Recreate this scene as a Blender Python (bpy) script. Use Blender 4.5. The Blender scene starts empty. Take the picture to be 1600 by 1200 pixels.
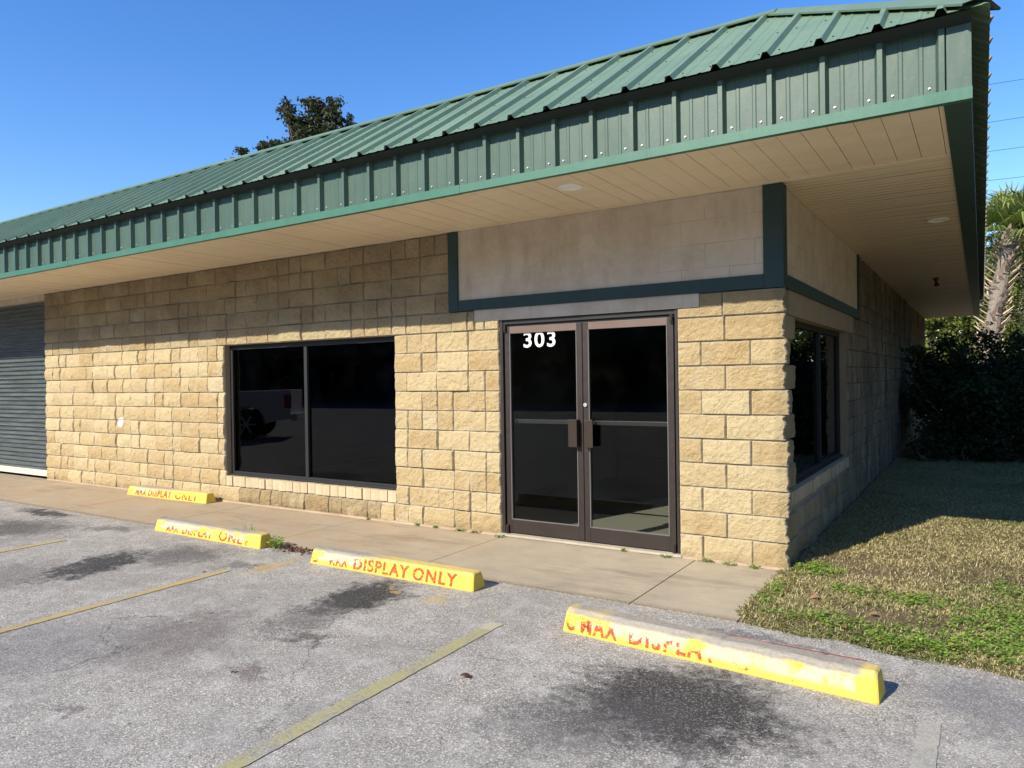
import bpy, math, random
import numpy as np
from mathutils import Vector, Matrix
random.seed(5); RNG = np.random.default_rng(7)
S = bpy.context.scene; COL = S.collection

# ------------------------------------------------------------------ camera
CAM = np.array([1.336, -6.031, 1.542]); YAW, PITCH, ROLL, FPX = -0.570, -0.007, -0.015, 1146.1
f = np.array([math.sin(YAW)*math.cos(PITCH), math.cos(YAW)*math.cos(PITCH), math.sin(PITCH)])
r = np.array([math.cos(YAW), -math.sin(YAW), 0]); u = np.cross(r, f)
R2 = r*math.cos(ROLL)+u*math.sin(ROLL); U2 = -r*math.sin(ROLL)+u*math.cos(ROLL)
cd = bpy.data.cameras.new('camera'); cam = bpy.data.objects.new('camera', cd); COL.objects.link(cam)
cam.matrix_world = Matrix(((R2[0], U2[0], -f[0], CAM[0]), (R2[1], U2[1], -f[1], CAM[1]), (R2[2], U2[2], -f[2], CAM[2]), (0, 0, 0, 1)))
cd.sensor_width = 36; cd.lens = 36*FPX/1600; cd.clip_start = 0.05; cd.clip_end = 3000
S.camera = cam
def AT(px, py, d):            # point seen at a photo pixel, d metres ahead: used while measuring the place
    return CAM + d*(f + R2*(px-800)/FPX - U2*(py-600)/FPX)

# ------------------------------------------------------------------ sky, sun, exposure
SUN = Vector((-0.32, -1.0, 0.715)).normalized()
W = bpy.data.worlds.new('World'); S.world = W; W.use_nodes = True
wn = W.node_tree; wn.nodes.clear()
sky = wn.nodes.new('ShaderNodeTexSky'); sky.sky_type = 'NISHITA'; sky.sun_disc = False
sky.sun_elevation = math.asin(SUN.z); sky.sun_rotation = math.atan2(SUN.x, SUN.y)
sky.air_density = 1.1; sky.dust_density = 0.1; sky.ozone_density = 3.0
hs = wn.nodes.new('ShaderNodeHueSaturation'); hs.inputs['Saturation'].default_value = 1.30; hs.inputs['Hue'].default_value = 0.512; hs.inputs['Value'].default_value = 1.12
bg = wn.nodes.new('ShaderNodeBackground'); bg.inputs[1].default_value = 0.14
wo = wn.nodes.new('ShaderNodeOutputWorld')
wn.links.new(sky.outputs[0], hs.inputs['Color']); wn.links.new(hs.outputs[0], bg.inputs[0]); wn.links.new(bg.outputs[0], wo.inputs[0])
sl = bpy.data.lights.new('sun', 'SUN'); sl.energy = 5.0; sl.angle = math.radians(0.53); sl.color = (1, 0.92, 0.79)
so = bpy.data.objects.new('sun', sl); COL.objects.link(so); so.rotation_euler = (-SUN).to_track_quat('-Z', 'Y').to_euler()
S.view_settings.view_transform = 'Standard'; S.view_settings.look = 'None'
S.view_settings.exposure = 0.50; S.view_settings.gamma = 1
S.cycles.max_bounces = 8; S.cycles.transparent_max_bounces = 12
S.cycles.use_denoising = True

# ------------------------------------------------------------------ node helper
class M:
    def __init__(s, name):
        s.m = bpy.data.materials.new(name); s.m.use_nodes = True; s.t = s.m.node_tree; s.t.nodes.clear()
        s.out = s.t.nodes.new('ShaderNodeOutputMaterial'); s.tc = s.n('ShaderNodeTexCoord')
    def n(s, ty, ins=None, **pr):
        nd = s.t.nodes.new(ty)
        for k, v in pr.items(): setattr(nd, k, v)
        if ins:
            for k, v in ins.items(): s.put(nd.inputs[k], v)
        return nd
    def put(s, sock, v):
        if isinstance(v, bpy.types.NodeSocket): s.t.links.new(v, sock)
        elif isinstance(v, (tuple, list)) and sock.type == 'RGBA' and len(v) == 3: sock.default_value = (*v, 1)
        else: sock.default_value = v
    def co(s, scale=None, loc=None):
        c = s.tc.outputs['Object']
        if scale is not None or loc is not None:
            mp = s.n('ShaderNodeMapping', {'Vector': c})
            if scale is not None: mp.inputs['Scale'].default_value = scale if isinstance(scale, (tuple, list)) else (scale,)*3
            if loc is not None: mp.inputs['Location'].default_value = loc
            c = mp.outputs[0]
        return c
    def noise(s, scale, det=4, rough=0.6, vec=None, dist=0):
        return s.n('ShaderNodeTexNoise', {'Vector': vec if vec is not None else s.co(), 'Scale': scale, 'Detail': det, 'Roughness': rough, 'Distortion': dist}).outputs['Fac']
    def voro(s, scale, vec=None, out='Distance', feat='F1'):
        return s.n('ShaderNodeTexVoronoi', {'Vector': vec if vec is not None else s.co(), 'Scale': scale}, feature=feat).outputs[out]
    def rng(s, v, a, b, c=0.0, d=1.0):
        return s.n('ShaderNodeMapRange', {0: v, 1: a, 2: b, 3: c, 4: d}, clamp=True).outputs[0]
    def math(s, op, a, b=0.0, clamp=False):
        return s.n('ShaderNodeMath', {0: a, 1: b}, operation=op, use_clamp=clamp).outputs[0]
    def mix(s, fac, a, b, mode='MIX'):
        nd = s.n('ShaderNodeMix', data_type='RGBA', blend_type=mode)
        s.put(nd.inputs[0], fac); s.put(nd.inputs[6], a); s.put(nd.inputs[7], b); return nd.outputs[2]
    def xyz(s, v=None):
        o = s.n('ShaderNodeSeparateXYZ', {0: v if v is not None else s.co()}).outputs; return o[0], o[1], o[2]
    def attr(s, name):
        return s.n('ShaderNodeAttribute', attribute_name=name)
    def ramp(s, v, stops):
        nd = s.n('ShaderNodeValToRGB', {0: v}); cr = nd.color_ramp
        while len(cr.elements) < len(stops): cr.elements.new(0.5)
        for e, (p, c) in zip(cr.elements, stops):
            e.position = p; e.color = (c, c, c, 1) if not isinstance(c, (tuple, list)) else (*c, 1)
        return nd.outputs[0]
    def bump(s, h, strength=0.3, dist=0.01):
        return s.n('ShaderNodeBump', {'Height': h, 'Strength': strength, 'Distance': dist}).outputs[0]
    def bsdf(s, col, rough=0.6, normal=None, metal=0.0, spec=0.5, **kw):
        b = s.n('ShaderNodeBsdfPrincipled', {'Base Color': col, 'Roughness': rough, 'Metallic': metal, 'Specular IOR Level': spec})
        if normal is not None: s.put(b.inputs['Normal'], normal)
        for k, v in kw.items(): s.put(b.inputs[k.replace('_', ' ')], v)
        return b.outputs[0]
    def done(s, sh):
        s.t.links.new(sh, s.out.inputs[0]); return s.m

def plain(name, col, rough=0.6, spec=0.4, var=0.12, bump=0.1, sc=30, metal=0.0):
    m = M(name); nz = m.noise(sc, 5); big = m.noise(2.5, 3)
    c = m.mix(m.rng(nz, 0.3, 0.7, 0, var), col, tuple(x*0.5 for x in col))
    c = m.mix(m.rng(big, 0.35, 0.7, 0, var), c, tuple(min(1, x*1.35+0.01) for x in col))
    return m.done(m.bsdf(c, m.rng(nz, 0.3, 0.7, rough-0.06, rough+0.06), m.bump(nz, bump, 0.003), spec=spec, metal=metal))

# ------------------------------------------------------------------ object helpers
def tag(o, label=None, cat=None, group=None, kind=None):
    if label: o['label'] = label
    if cat: o['category'] = cat
    if group: o['group'] = group
    if kind: o['kind'] = kind
    return o
def empty(name, loc=(0, 0, 0), rz=0):
    o = bpy.data.objects.new(name, None); o.location = loc; o.rotation_euler = (0, 0, rz); COL.objects.link(o); return o
class MB:
    def __init__(s): s.v = []; s.f = []; s.mi = []; s.n = 0; s.at = []
    def add(s, v, fc, mi=0, at=None):
        v = np.asarray(v, float).reshape(-1, 3); s.v.append(v); s.at.append(np.zeros((len(v), 4)) if at is None else at)
        for q in fc: s.f.append(tuple(int(i)+s.n for i in q)); s.mi.append(mi)
        s.n += len(v); return s
    def box(s, a, b, mi=0):
        x0, y0, z0 = a; x1, y1, z1 = b
        v = [(x0,y0,z0),(x1,y0,z0),(x1,y1,z0),(x0,y1,z0),(x0,y0,z1),(x1,y0,z1),(x1,y1,z1),(x0,y1,z1)]
        return s.add(v, [(0,3,2,1),(4,5,6,7),(0,1,5,4),(1,2,6,5),(2,3,7,6),(3,0,4,7)], mi)
    def tube(s, pts, rad, n=8, mi=0, cap=True):
        pts = [Vector(p) for p in pts]; rad = rad if hasattr(rad, '__len__') else [rad]*len(pts); vs = []
        for i, p in enumerate(pts):
            d = (pts[min(i+1, len(pts)-1)]-pts[max(i-1, 0)]).normalized()
            a = d.cross(Vector((0, 0, 1)) if abs(d.z) < 0.95 else Vector((1, 0, 0))).normalized(); b = d.cross(a)
            for k in range(n):
                t = 2*math.pi*k/n; vs.append(p+(a*math.cos(t)+b*math.sin(t))*rad[i])
        fs = [(i*n+k, i*n+(k+1) % n, (i+1)*n+(k+1) % n, (i+1)*n+k) for i in range(len(pts)-1) for k in range(n)]
        if cap: fs += [tuple(range(n))[::-1], tuple(range((len(pts)-1)*n, len(pts)*n))]
        return s.add([tuple(v) for v in vs], fs, mi)
    def extr(s, prof, a, b, mi=0):
        """closed profile of 3D points moved from offset a to offset b"""
        n = len(prof); v = [np.add(q, a) for q in prof]+[np.add(q, b) for q in prof]
        return s.add(v, [(i, (i+1) % n, n+(i+1) % n, n+i) for i in range(n)]+[tuple(range(n))[::-1], tuple(range(n, 2*n))], mi)
    def build(s, name, mats, parent=None, smooth=False, attr=None, loc=None, bevel=0):
        me = bpy.data.meshes.new(name); me.from_pydata(np.concatenate(s.v).tolist(), [], s.f)
        for m in (mats if isinstance(mats, (list, tuple)) else [mats]): me.materials.append(m)
        me.polygons.foreach_set('material_index', s.mi)
        if smooth: me.polygons.foreach_set('use_smooth', [True]*len(s.f))
        if attr:
            a = me.color_attributes.new(attr, 'FLOAT_COLOR', 'POINT'); a.data.foreach_set('color', np.concatenate(s.at).astype(np.float32).ravel())
        me.validate(); me.update(); o = bpy.data.objects.new(name, me); COL.objects.link(o)
        if parent is not None: o.parent = parent
        if loc is not None: o.location = loc
        if bevel:
            b = o.modifiers.new('bevel', 'BEVEL'); b.width = bevel; b.segments = 2; b.limit_method = 'ANGLE'; b.angle_limit = math.radians(40)
        return o
def quads(name, V, mats, attr=None, parent=None, nper=4, mi=None):
    """fast mesh of many separate polygons; V: (n, nper, 3), attr: (n, 4)"""
    n = len(V); me = bpy.data.meshes.new(name); me.vertices.add(n*nper); me.loops.add(n*nper); me.polygons.add(n)
    me.vertices.foreach_set('co', np.ascontiguousarray(V, dtype=np.float32).ravel())
    me.loops.foreach_set('vertex_index', np.arange(n*nper, dtype=np.int32)); me.polygons.foreach_set('loop_start', np.arange(0, n*nper, nper, dtype=np.int32))
    for m in (mats if isinstance(mats, (list, tuple)) else [mats]): me.materials.append(m)
    if mi is not None: me.polygons.foreach_set('material_index', mi.astype(np.int32))
    if attr is not None:
        a = me.color_attributes.new('tint', 'FLOAT_COLOR', 'POINT'); a.data.foreach_set('color', np.repeat(attr, nper, axis=0).astype(np.float32).ravel())
    me.update(calc_edges=True); o = bpy.data.objects.new(name, me); COL.objects.link(o)
    if parent is not None: o.parent = parent
    return o
_L = RNG.random((256, 256))
def vn(x, y, sc=1.0, oc=1, seed=0):
    """smooth value noise 0..1"""
    x = np.asarray(x, float); y = np.asarray(y, float); tot = 0; amp = 1; s_ = 0
    for o in range(oc):
        X = x*sc*2**o+17.3*seed+31*o; Y = y*sc*2**o+5.1*seed+13*o; xi = np.floor(X).astype(int); yi = np.floor(Y).astype(int); a = X-xi; b = Y-yi
        a = a*a*(3-2*a); b = b*b*(3-2*b); g = lambda i, j: _L[(xi+i) % 256, (yi+j) % 256]
        tot = tot+amp*((g(0,0)*(1-a)+g(1,0)*a)*(1-b)+(g(0,1)*(1-a)+g(1,1)*a)*b); s_ += amp; amp *= 0.5
    return tot/s_

# ------------------------------------------------------------------ materials
def asphalt_color(m, stains=True):
    x, y, z = m.xyz(m.n('ShaderNodeTexCoord').outputs['Object'] if False else m.n('ShaderNodeNewGeometry').outputs['Position'])
    P = m.n('ShaderNodeNewGeometry').outputs['Position']
    fine = m.noise(230, 3, 0.7, P); agg = m.voro(175, P, 'Color'); ag = m.n('ShaderNodeSeparateColor', {0: agg}).outputs[0]
    big = m.noise(0.9, 5, 0.6, P); mid = m.noise(5, 5, 0.65, P)
    stone = m.ramp(ag, [(0, (0.07, 0.062, 0.053)), (0.16, (0.26, 0.24, 0.20)), (0.75, (0.39, 0.358, 0.30)), (1, (0.88, 0.81, 0.69))])
    c = m.mix(m.rng(fine, 0.38, 0.62, 0, 0.45), stone, (0.24, 0.235, 0.22))
    c = m.mix(m.rng(big, 0.42, 0.66, 0, 0.38), c, (0.19, 0.182, 0.165))
    c = m.mix(m.rng(mid, 0.48, 0.72, 0, 0.45), c, (0.56, 0.53, 0.48))
    c = m.mix(m.rng(m.noise(2.0, 5, 0.7, P), 0.52, 0.70, 0, 0.4), c, (0.20, 0.19, 0.17))
    holes = m.math('MULTIPLY', m.rng(m.noise(60, 2, 0.5, P), 0.66, 0.70), m.rng(m.noise(2.2, 3, 0.5, P), 0.45, 0.6))
    c = m.mix(m.math('MULTIPLY', holes, 0.8), c, (0.05, 0.05, 0.05))
    if stains:
        dn = m.n('ShaderNodeTexNoise', {'Vector': P, 'Scale': 4.2, 'Detail': 6, 'Roughness': 0.68}).outputs['Color']
        W_ = m.n('ShaderNodeVectorMath', {0: dn, 1: (0.5, 0.5, 0.5)}, operation='SUBTRACT').outputs[0]
        W_ = m.n('ShaderNodeVectorMath', {0: W_}, operation='SCALE'); W_.inputs['Scale'].default_value = 0.75
        wx, wy, _ = m.xyz(m.n('ShaderNodeVectorMath', {0: P, 1: W_.outputs[0]}, operation='ADD').outputs[0])
        brk = m.noise(17, 5, 0.72, P)
        def ell(cx, cy, rx, ry, rot=0.0, soft=0.55):
            ca, sa = math.cos(rot), math.sin(rot)
            rx *= 1.3; ry *= 1.3; dx = m.math('SUBTRACT', wx, cx); dy = m.math('SUBTRACT', wy, cy)
            soft = soft*0.5+0.38
            a = m.math('DIVIDE', m.math('ADD', m.math('MULTIPLY', dx, ca), m.math('MULTIPLY', dy, sa)), rx)
            b = m.math('DIVIDE', m.math('SUBTRACT', m.math('MULTIPLY', dy, ca), m.math('MULTIPLY', dx, sa)), ry)
            d = m.math('SQRT', m.math('ADD', m.math('MULTIPLY', a, a), m.math('MULTIPLY', b, b)))
            d = m.math('ADD', d, m.math('MULTIPLY', m.math('SUBTRACT', brk, 0.5), 1.3))
            return m.rng(d, 1.0, soft, 0, 1)
        for (cx, cy, rx, ry, rot, col, k, soft) in [
            (0.12, -2.72, 0.52, 0.42, -0.1, (0.035, 0.032, 0.03), 0.86, 0.2), (-0.15, -3.1, 0.5, 0.32, 0.2, (0.07, 0.068, 0.065), 0.6, 0.0),
            (-2.42, -2.2, 0.26, 0.42, 0.1, (0.03, 0.028, 0.026), 0.9, 0.2), (-2.45, -2.55, 0.22, 0.5, 0.2, (0.06, 0.058, 0.055), 0.6, 0.0),
            (-2.1, -2.95, 0.16, 0.10, 0.4, (0.06, 0.05, 0.045), 0.65, 0.2),
            (-5.1, -2.65, 0.24, 0.5, 0.35, (0.03, 0.03, 0.03), 0.88, 0.3), (-4.75, -2.05, 0.4, 0.36, -0.3, (0.055, 0.05, 0.05), 0.65, 0.1),
            (-5.4, -3.4, 0.45, 0.7, 0.2, (0.09, 0.085, 0.08), 0.5, 0.0),
            (-8.3, -1.62, 0.5, 0.13, 0, (0.03, 0.03, 0.03), 0.85, 0.3), (-7.6, -2.25, 0.7, 0.42, 0.2, (0.055, 0.052, 0.05), 0.72, 0.1),
            (-6.6, -1.75, 0.35, 0.1, 0.1, (0.07, 0.065, 0.06), 0.6, 0.2),
            (-2.85, -3.35, 0.34, 0.44, 0.3, (0.11, 0.085, 0.075), 0.5, 0.1), (-2.0, -3.5, 0.14, 0.10, 0, (0.10, 0.07, 0.06), 0.55, 0.2),
            (-3.4, -3.9, 0.55, 0.5, 0, (0.12, 0.12, 0.125), 0.45, 0.0), (-2.37, -4.25, 0.09, 0.06, 0, (0.09, 0.07, 0.06), 0.5, 0.2),
            (-3.9, -2.05, 0.25, 0.11, 0.3, (0.08, 0.07, 0.065), 0.55, 0.1),
            (0.25, -1.66, 0.45, 0.05, 0, (0.10, 0.10, 0.11), 0.6, 0.2), (1.5, -2.0, 0.55, 0.3, -0.3, (0.13, 0.13, 0.14), 0.5, 0.0)]:
            c = m.mix(m.math('MULTIPLY', ell(cx, cy, rx, ry, rot, soft), m.rng(ag, 0.6, 0.97, min(1, k*1.12), k*0.76)), c, col)
        # paint ghosts: yellow overspray
        for (cx, cy, rx, ry, rot) in [(-1.92, -2.02, 0.10, 0.06, 0), (-1.95, -1.88, 0.07, 0.04, 0), (-3.73, -1.95, 0.07, 0.32, 0.05), (-2.35, -1.93, 0.06, 0.04, 0)]:
            c = m.mix(m.math('MULTIPLY', ell(cx, cy, rx, ry, rot, 0.2), 0.55), c, (0.52, 0.36, 0.12))
        ck = m.n('ShaderNodeTexVoronoi', {'Vector': m.n('ShaderNodeVectorMath', {0: P, 1: m.n('ShaderNodeVectorMath', {0: W_.outputs[0], 1: (0.35, 0.35, 0.35)}, operation='MULTIPLY').outputs[0]}, operation='ADD').outputs[0], 'Scale': 0.55}, feature='DISTANCE_TO_EDGE').outputs['Distance']
        c = m.mix(m.math('MULTIPLY', m.rng(ck, 0.0028, 0.0012), m.rng(m.noise(1.7, 3, 0.6, P), 0.47, 0.56, 0, 0.75)), c, (0.05, 0.045, 0.04))
        # isolated drip spots
        sp = m.voro(3.1, m.n('ShaderNodeVectorMath', {0: P, 1: W_.outputs[0]}, operation='ADD').outputs[0] if False else P)
        c = m.mix(m.rng(m.math('ADD', sp, m.math('MULTIPLY', fine, 0.03)), 0.058, 0.045, 0, 0.75), c, (0.06, 0.055, 0.05))
        sp2 = m.math('ADD', m.voro(7.3, P), m.math('MULTIPLY', fine, 0.05)); c = m.mix(m.math('MULTIPLY', m.rng(sp2, 0.085, 0.07, 0, 0.8), m.rng(m.noise(2.6, 3, 0.6, P), 0.5, 0.56)), c, (0.055, 0.05, 0.045))
    h = m.math('ADD', ag, m.math('MULTIPLY', fine, 0.6))
    return c, h, P
def mk_asphalt():
    m = M('asphalt'); c, h, P = asphalt_color(m)
    return m.done(m.bsdf(c, 0.88, m.bump(h, 0.5, 0.002), spec=0.25))
def mk_line(col, amount, ghost=0.45, gcol=(0.27, 0.26, 0.18)):
    m = M('worn_line_paint'); c, h, P = asphalt_color(m)
    nz = m.noise(48, 4, 0.7, P); nb = m.noise(3.3, 3, 0.6, P)
    nc_ = m.noise(1.1, 4, 0.7, P); keep = m.rng(m.math('ADD', nz, m.math('MULTIPLY', m.math('ADD', nb, nc_), 0.55)), 1.17-amount, 1.33-amount)
    gh = m.math('MULTIPLY', m.rng(nc_, 0.30, 0.62, 0.35, 1.5), m.rng(nz, 0.3, 0.6, 0.6*ghost, ghost))
    c2 = m.mix(m.math('MULTIPLY', keep, 0.8), m.mix(gh, c, gcol), col)
    return m.done(m.bsdf(c2, 0.85, m.bump(h, 0.5, 0.003), spec=0.25))
def mk_concrete(name, base, warm, stain_k=1.0):
    m = M(name); P = m.n('ShaderNodeNewGeometry').outputs['Position']; x, y, z = m.xyz(P)
    a = m.noise(2.0, 6, 0.65, P); b = m.noise(40, 5, 0.7, P); fn = m.noise(260, 3, 0.7, P)
    c = m.mix(m.rng(a, 0.35, 0.65, 0, 1), base, tuple(k*0.76 for k in base))
    side = m.rng(x, -1.5, -5.0, 0, 1)
    c = m.mix(m.math('MULTIPLY', side, m.rng(m.noise(1.3, 5, 0.7, P), 0.3, 0.6, 0.25, 0.85)), c, warm)
    st = m.noise(1.1, 7, 0.75, m.n('ShaderNodeMapping', {'Vector': P, 'Scale': (0.5, 2.2, 1), 'Location': (3, 1, 0)}).outputs[0])
    c = m.mix(m.rng(st, 0.52, 0.68, 0, 0.65*stain_k), c, (0.13, 0.10, 0.075))
    rust = m.math('MULTIPLY', m.rng(m.noise(1.6, 5, 0.7, m.n('ShaderNodeMapping', {'Vector': P, 'Location': (7, 2, 0)}).outputs[0]), 0.5, 0.66), side)
    c = m.mix(m.math('MULTIPLY', rust, 0.5*stain_k), c, (0.42, 0.23, 0.11))
    c = m.mix(m.rng(b, 0.35, 0.7, 0, 0.3), c, tuple(k*0.6 for k in base)); c = m.mix(m.rng(fn, 0.4, 0.75, 0, 0.3), c, tuple(min(1, k*1.4) for k in base))
    kb = m.math('MULTIPLY', m.rng(y, -1.33, -1.41), m.rng(b, 0.3, 0.6)); c = m.mix(m.math('MULTIPLY', kb, 0.75), c, (0.11, 0.095, 0.075))
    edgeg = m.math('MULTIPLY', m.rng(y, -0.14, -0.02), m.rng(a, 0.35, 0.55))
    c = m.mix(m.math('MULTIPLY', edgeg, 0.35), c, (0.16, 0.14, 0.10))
    return m.done(m.bsdf(c, 0.85, m.bump(m.math('ADD', b, m.math('MULTIPLY', fn, 0.5)), 0.35, 0.004), spec=0.25))
def mk_block(name='split_face_block', shade=1.0):
    m = M(name); at = m.attr('tint'); sep = m.n('ShaderNodeSeparateColor', {0: at.outputs['Color']}); t, e, d = sep.outputs[0], sep.outputs[1], sep.outputs[2]
    P = m.n('ShaderNodeNewGeometry').outputs['Position']; x, y, z = m.xyz(P)
    n1 = m.noise(7, 6, 0.7, P); n2 = m.noise(75, 5, 0.8, P); n3 = m.noise(240, 3, 0.7, P)
    tan = m.mix(t, (0.49, 0.345, 0.16), (0.68, 0.57, 0.335))
    c = m.mix(m.rng(n1, 0.3, 0.66, 0, 0.6), tan, (0.63, 0.515, 0.30))
    c = m.mix(m.rng(n2, 0.3, 0.62, 0.34, 0), c, (0.34, 0.19, 0.06))
    c = m.mix(m.rng(n2, 0.5, 0.75, 0, 0.4), c, (0.66, 0.56, 0.38))
    c = m.mix(m.math('MULTIPLY', e, m.rng(n1, 0.25, 0.6, 0.45, 0.95)), c, (0.66, 0.585, 0.43))
    eff = m.rng(m.noise(2.4, 6, 0.75, P), 0.56, 0.72, 0, 0.55); c = m.mix(eff, c, (0.60, 0.55, 0.44))
    c = m.mix(m.math('MULTIPLY', d, m.rng(n1, 0.25, 0.6, 0.35, 1.0)), c, (0.17, 0.115, 0.06))
    # upper courses darkened grey-brown: eave shade painted into the block colour
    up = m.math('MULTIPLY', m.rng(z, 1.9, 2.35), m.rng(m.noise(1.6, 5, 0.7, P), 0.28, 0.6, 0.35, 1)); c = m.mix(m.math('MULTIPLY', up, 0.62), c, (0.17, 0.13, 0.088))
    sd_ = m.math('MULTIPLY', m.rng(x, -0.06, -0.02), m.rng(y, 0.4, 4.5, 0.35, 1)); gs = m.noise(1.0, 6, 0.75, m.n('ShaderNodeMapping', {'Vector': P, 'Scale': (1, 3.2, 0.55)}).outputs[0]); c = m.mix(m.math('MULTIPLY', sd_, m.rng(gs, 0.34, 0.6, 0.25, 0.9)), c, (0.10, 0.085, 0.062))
    spot = m.rng(m.voro(9, P), 0.055, 0.035, 0, 0.45); c = m.mix(m.math('MULTIPLY', spot, m.rng(n1, 0.5, 0.6)), c, (0.12, 0.08, 0.05))
    px = m.n('ShaderNodeVectorMath', {0: m.n('ShaderNodeVectorMath', {0: P, 1: (-9.43, -0.02, 0.99)}, operation='SUBTRACT').outputs[0]}, operation='LENGTH').outputs['Value']
    c = m.mix(m.rng(m.math('ADD', px, m.math('MULTIPLY', n2, 0.11)), 0.135, 0.115), c, (0.78, 0.78, 0.78))
    return m.done(m.bsdf(c, 0.92, m.bump(m.math('ADD', n2, m.math('MULTIPLY', n3, 0.5)), 1.0, 0.016), spec=0.15))
def mk_green(name, col, rough=0.42, back=False):
    m = M(name); P = m.n('ShaderNodeNewGeometry').outputs['Position']
    a = m.noise(1.2, 5, 0.7, P); st = m.noise(1.0, 5, 0.7, m.n('ShaderNodeMapping', {'Vector': P, 'Scale': (9, 9, 0.9)}).outputs[0]); b = m.noise(70, 4, 0.7, P)
    c = m.mix(m.rng(a, 0.35, 0.7, 0, 0.3), col, tuple(min(1, k*1.5+0.02) for k in col))
    c = m.mix(m.rng(st, 0.5, 0.75, 0, 0.28), c, tuple(k*0.55+0.01 for k in col)); c = m.mix(m.rng(b, 0.55, 0.75, 0, 0.2), c, (0.3, 0.32, 0.28))
    if back: c = m.mix(m.n('ShaderNodeNewGeometry').outputs['Backfacing'], c, (0.24, 0.21, 0.17))
    return m.done(m.bsdf(c, m.rng(a, 0.3, 0.7, rough-0.07, rough+0.1), m.bump(m.noise(1.5, 3, 0.5, m.n('ShaderNodeMapping', {'Vector': P, 'Scale': (3, 3, 1.2)}).outputs[0]), 0.18, 0.03), spec=0.35))
def mk_stucco():
    m = M('painted_stucco'); P = m.n('ShaderNodeNewGeometry').outputs['Position']; x, y, z = m.xyz(P)
    a = m.noise(2.2, 6, 0.7, P); b = m.noise(120, 4, 0.7, P); s = m.noise(1.6, 6, 0.75, m.n('ShaderNodeMapping', {'Vector': P, 'Scale': (3, 3, 0.8)}).outputs[0])
    c = m.mix(m.rng(a, 0.35, 0.65), (0.50, 0.41, 0.30), (0.64, 0.56, 0.445))
    c = m.mix(m.rng(s, 0.5, 0.68, 0, 0.42), c, (0.36, 0.28, 0.18))
    right = m.rng(x, -1.35, -0.7); br = m.n('ShaderNodeTexBrick', {'Vector': m.n('ShaderNodeCombineXYZ', {0: m.math('ADD', x, y), 1: m.math('SUBTRACT', z, 0.0)}).outputs[0], 'Color1': (1, 1, 1, 1), 'Color2': (0.6, 0.6, 0.6, 1), 'Mortar': (0, 0, 0, 1), 'Scale': 1.0, 'Mortar Size': 0.003, 'Brick Width': 0.406, 'Row Height': 0.2032})
    k = m.math('MULTIPLY', right, m.rng(m.noise(3, 5, 0.7, P), 0.4, 0.55)); bs = m.n('ShaderNodeSeparateColor', {0: br.outputs['Color']}).outputs[0]
    c = m.mix(m.math('MULTIPLY', k, m.math('MULTIPLY', bs, 0.5)), c, (0.66, 0.56, 0.42))
    jm = m.math('MULTIPLY', k, m.rng(bs, 0.3, 0.0)); c = m.mix(m.math('MULTIPLY', jm, 0.4), c, (0.22, 0.17, 0.12))
    sp = m.rng(m.voro(4.6, P), 0.05, 0.03, 0, 0.6); c = m.mix(m.math('MULTIPLY', sp, m.rng(a, 0.44, 0.50)), c, (0.1, 0.06, 0.04))
    return m.done(m.bsdf(c, 0.85, m.bump(m.math('ADD', m.math('MULTIPLY', bs, 0.4), m.math('MULTIPLY', b, 0.3)), 0.25, 0.006), spec=0.2))
def mk_soffit():
    m = M('soffit_boards'); P = m.n('ShaderNodeNewGeometry').outputs['Position']; x, y, z = m.xyz(P)
    a = m.noise(1.4, 5, 0.7, P); w = m.noise(1.0, 4, 0.7, m.n('ShaderNodeMapping', {'Vector': P, 'Scale': (0.8, 5, 1)}).outputs[0])
    c = m.mix(m.rng(a, 0.3, 0.7, 0, 1), (0.80, 0.65, 0.44), (0.86, 0.73, 0.53))
    c = m.mix(m.rng(w, 0.5, 0.75, 0, 0.18), c, (0.4, 0.3, 0.2))
    return m.done(m.bsdf(c, 0.5, m.bump(w, 0.12, 0.02), spec=0.4))
def mk_glass(name, tintc, refl=1.0):
    m = M(name); P = m.n('ShaderNodeNewGeometry').outputs['Position']
    dust = m.noise(3, 6, 0.7, P); fr = m.n('ShaderNodeFresnel', {'IOR': 1.5}).outputs[0]
    g = m.n('ShaderNodeBsdfGlossy', {'Color': (0.95, 0.97, 1), 'Roughness': 0.012, 'Normal': m.bump(m.noise(0.8, 2, 0.5, P), 0.02, 0.05)}).outputs[0]
    t = m.n('ShaderNodeBsdfTransparent', {'Color': tintc}).outputs[0]
    b = m.n('ShaderNodeMixShader', {0: m.math('MULTIPLY', fr, refl, True), 1: t, 2: g}).outputs[0]
    d = m.n('ShaderNodeBsdfDiffuse', {'Color': (0.5, 0.5, 0.5)}).outputs[0]
    return m.done(m.n('ShaderNodeMixShader', {0: m.rng(dust, 0.5, 0.8, 0.0, 0.003), 1: b, 2: d}).outputs[0])
def mk_leaf(name, a, b, trans=0.3, rough=0.45):
    m = M(name); t = m.n('ShaderNodeSeparateColor', {0: m.attr('tint').outputs['Color']}).outputs
    c = m.mix(t[0], a, b)
    p = m.bsdf(c, rough, spec=0.22); tr = m.n('ShaderNodeBsdfTranslucent', {'Color': m.mix(0.5, c, (0.25, 0.35, 0.04))}).outputs[0]
    return m.done(m.n('ShaderNodeMixShader', {0: trans, 1: p, 2: tr}).outputs[0])
def mk_bark(name='bark', a=(0.14, 0.10, 0.07), b=(0.25, 0.20, 0.15)):
    m = M(name); n = m.noise(6, 6, 0.7, m.co((4, 4, 1))); c = m.mix(m.rng(n, 0.35, 0.65), a, b)
    return m.done(m.bsdf(c, 0.9, m.bump(n, 0.8, 0.03), spec=0.2))
ASPH = mk_asphalt()
BLOCK = mk_block()
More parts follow.
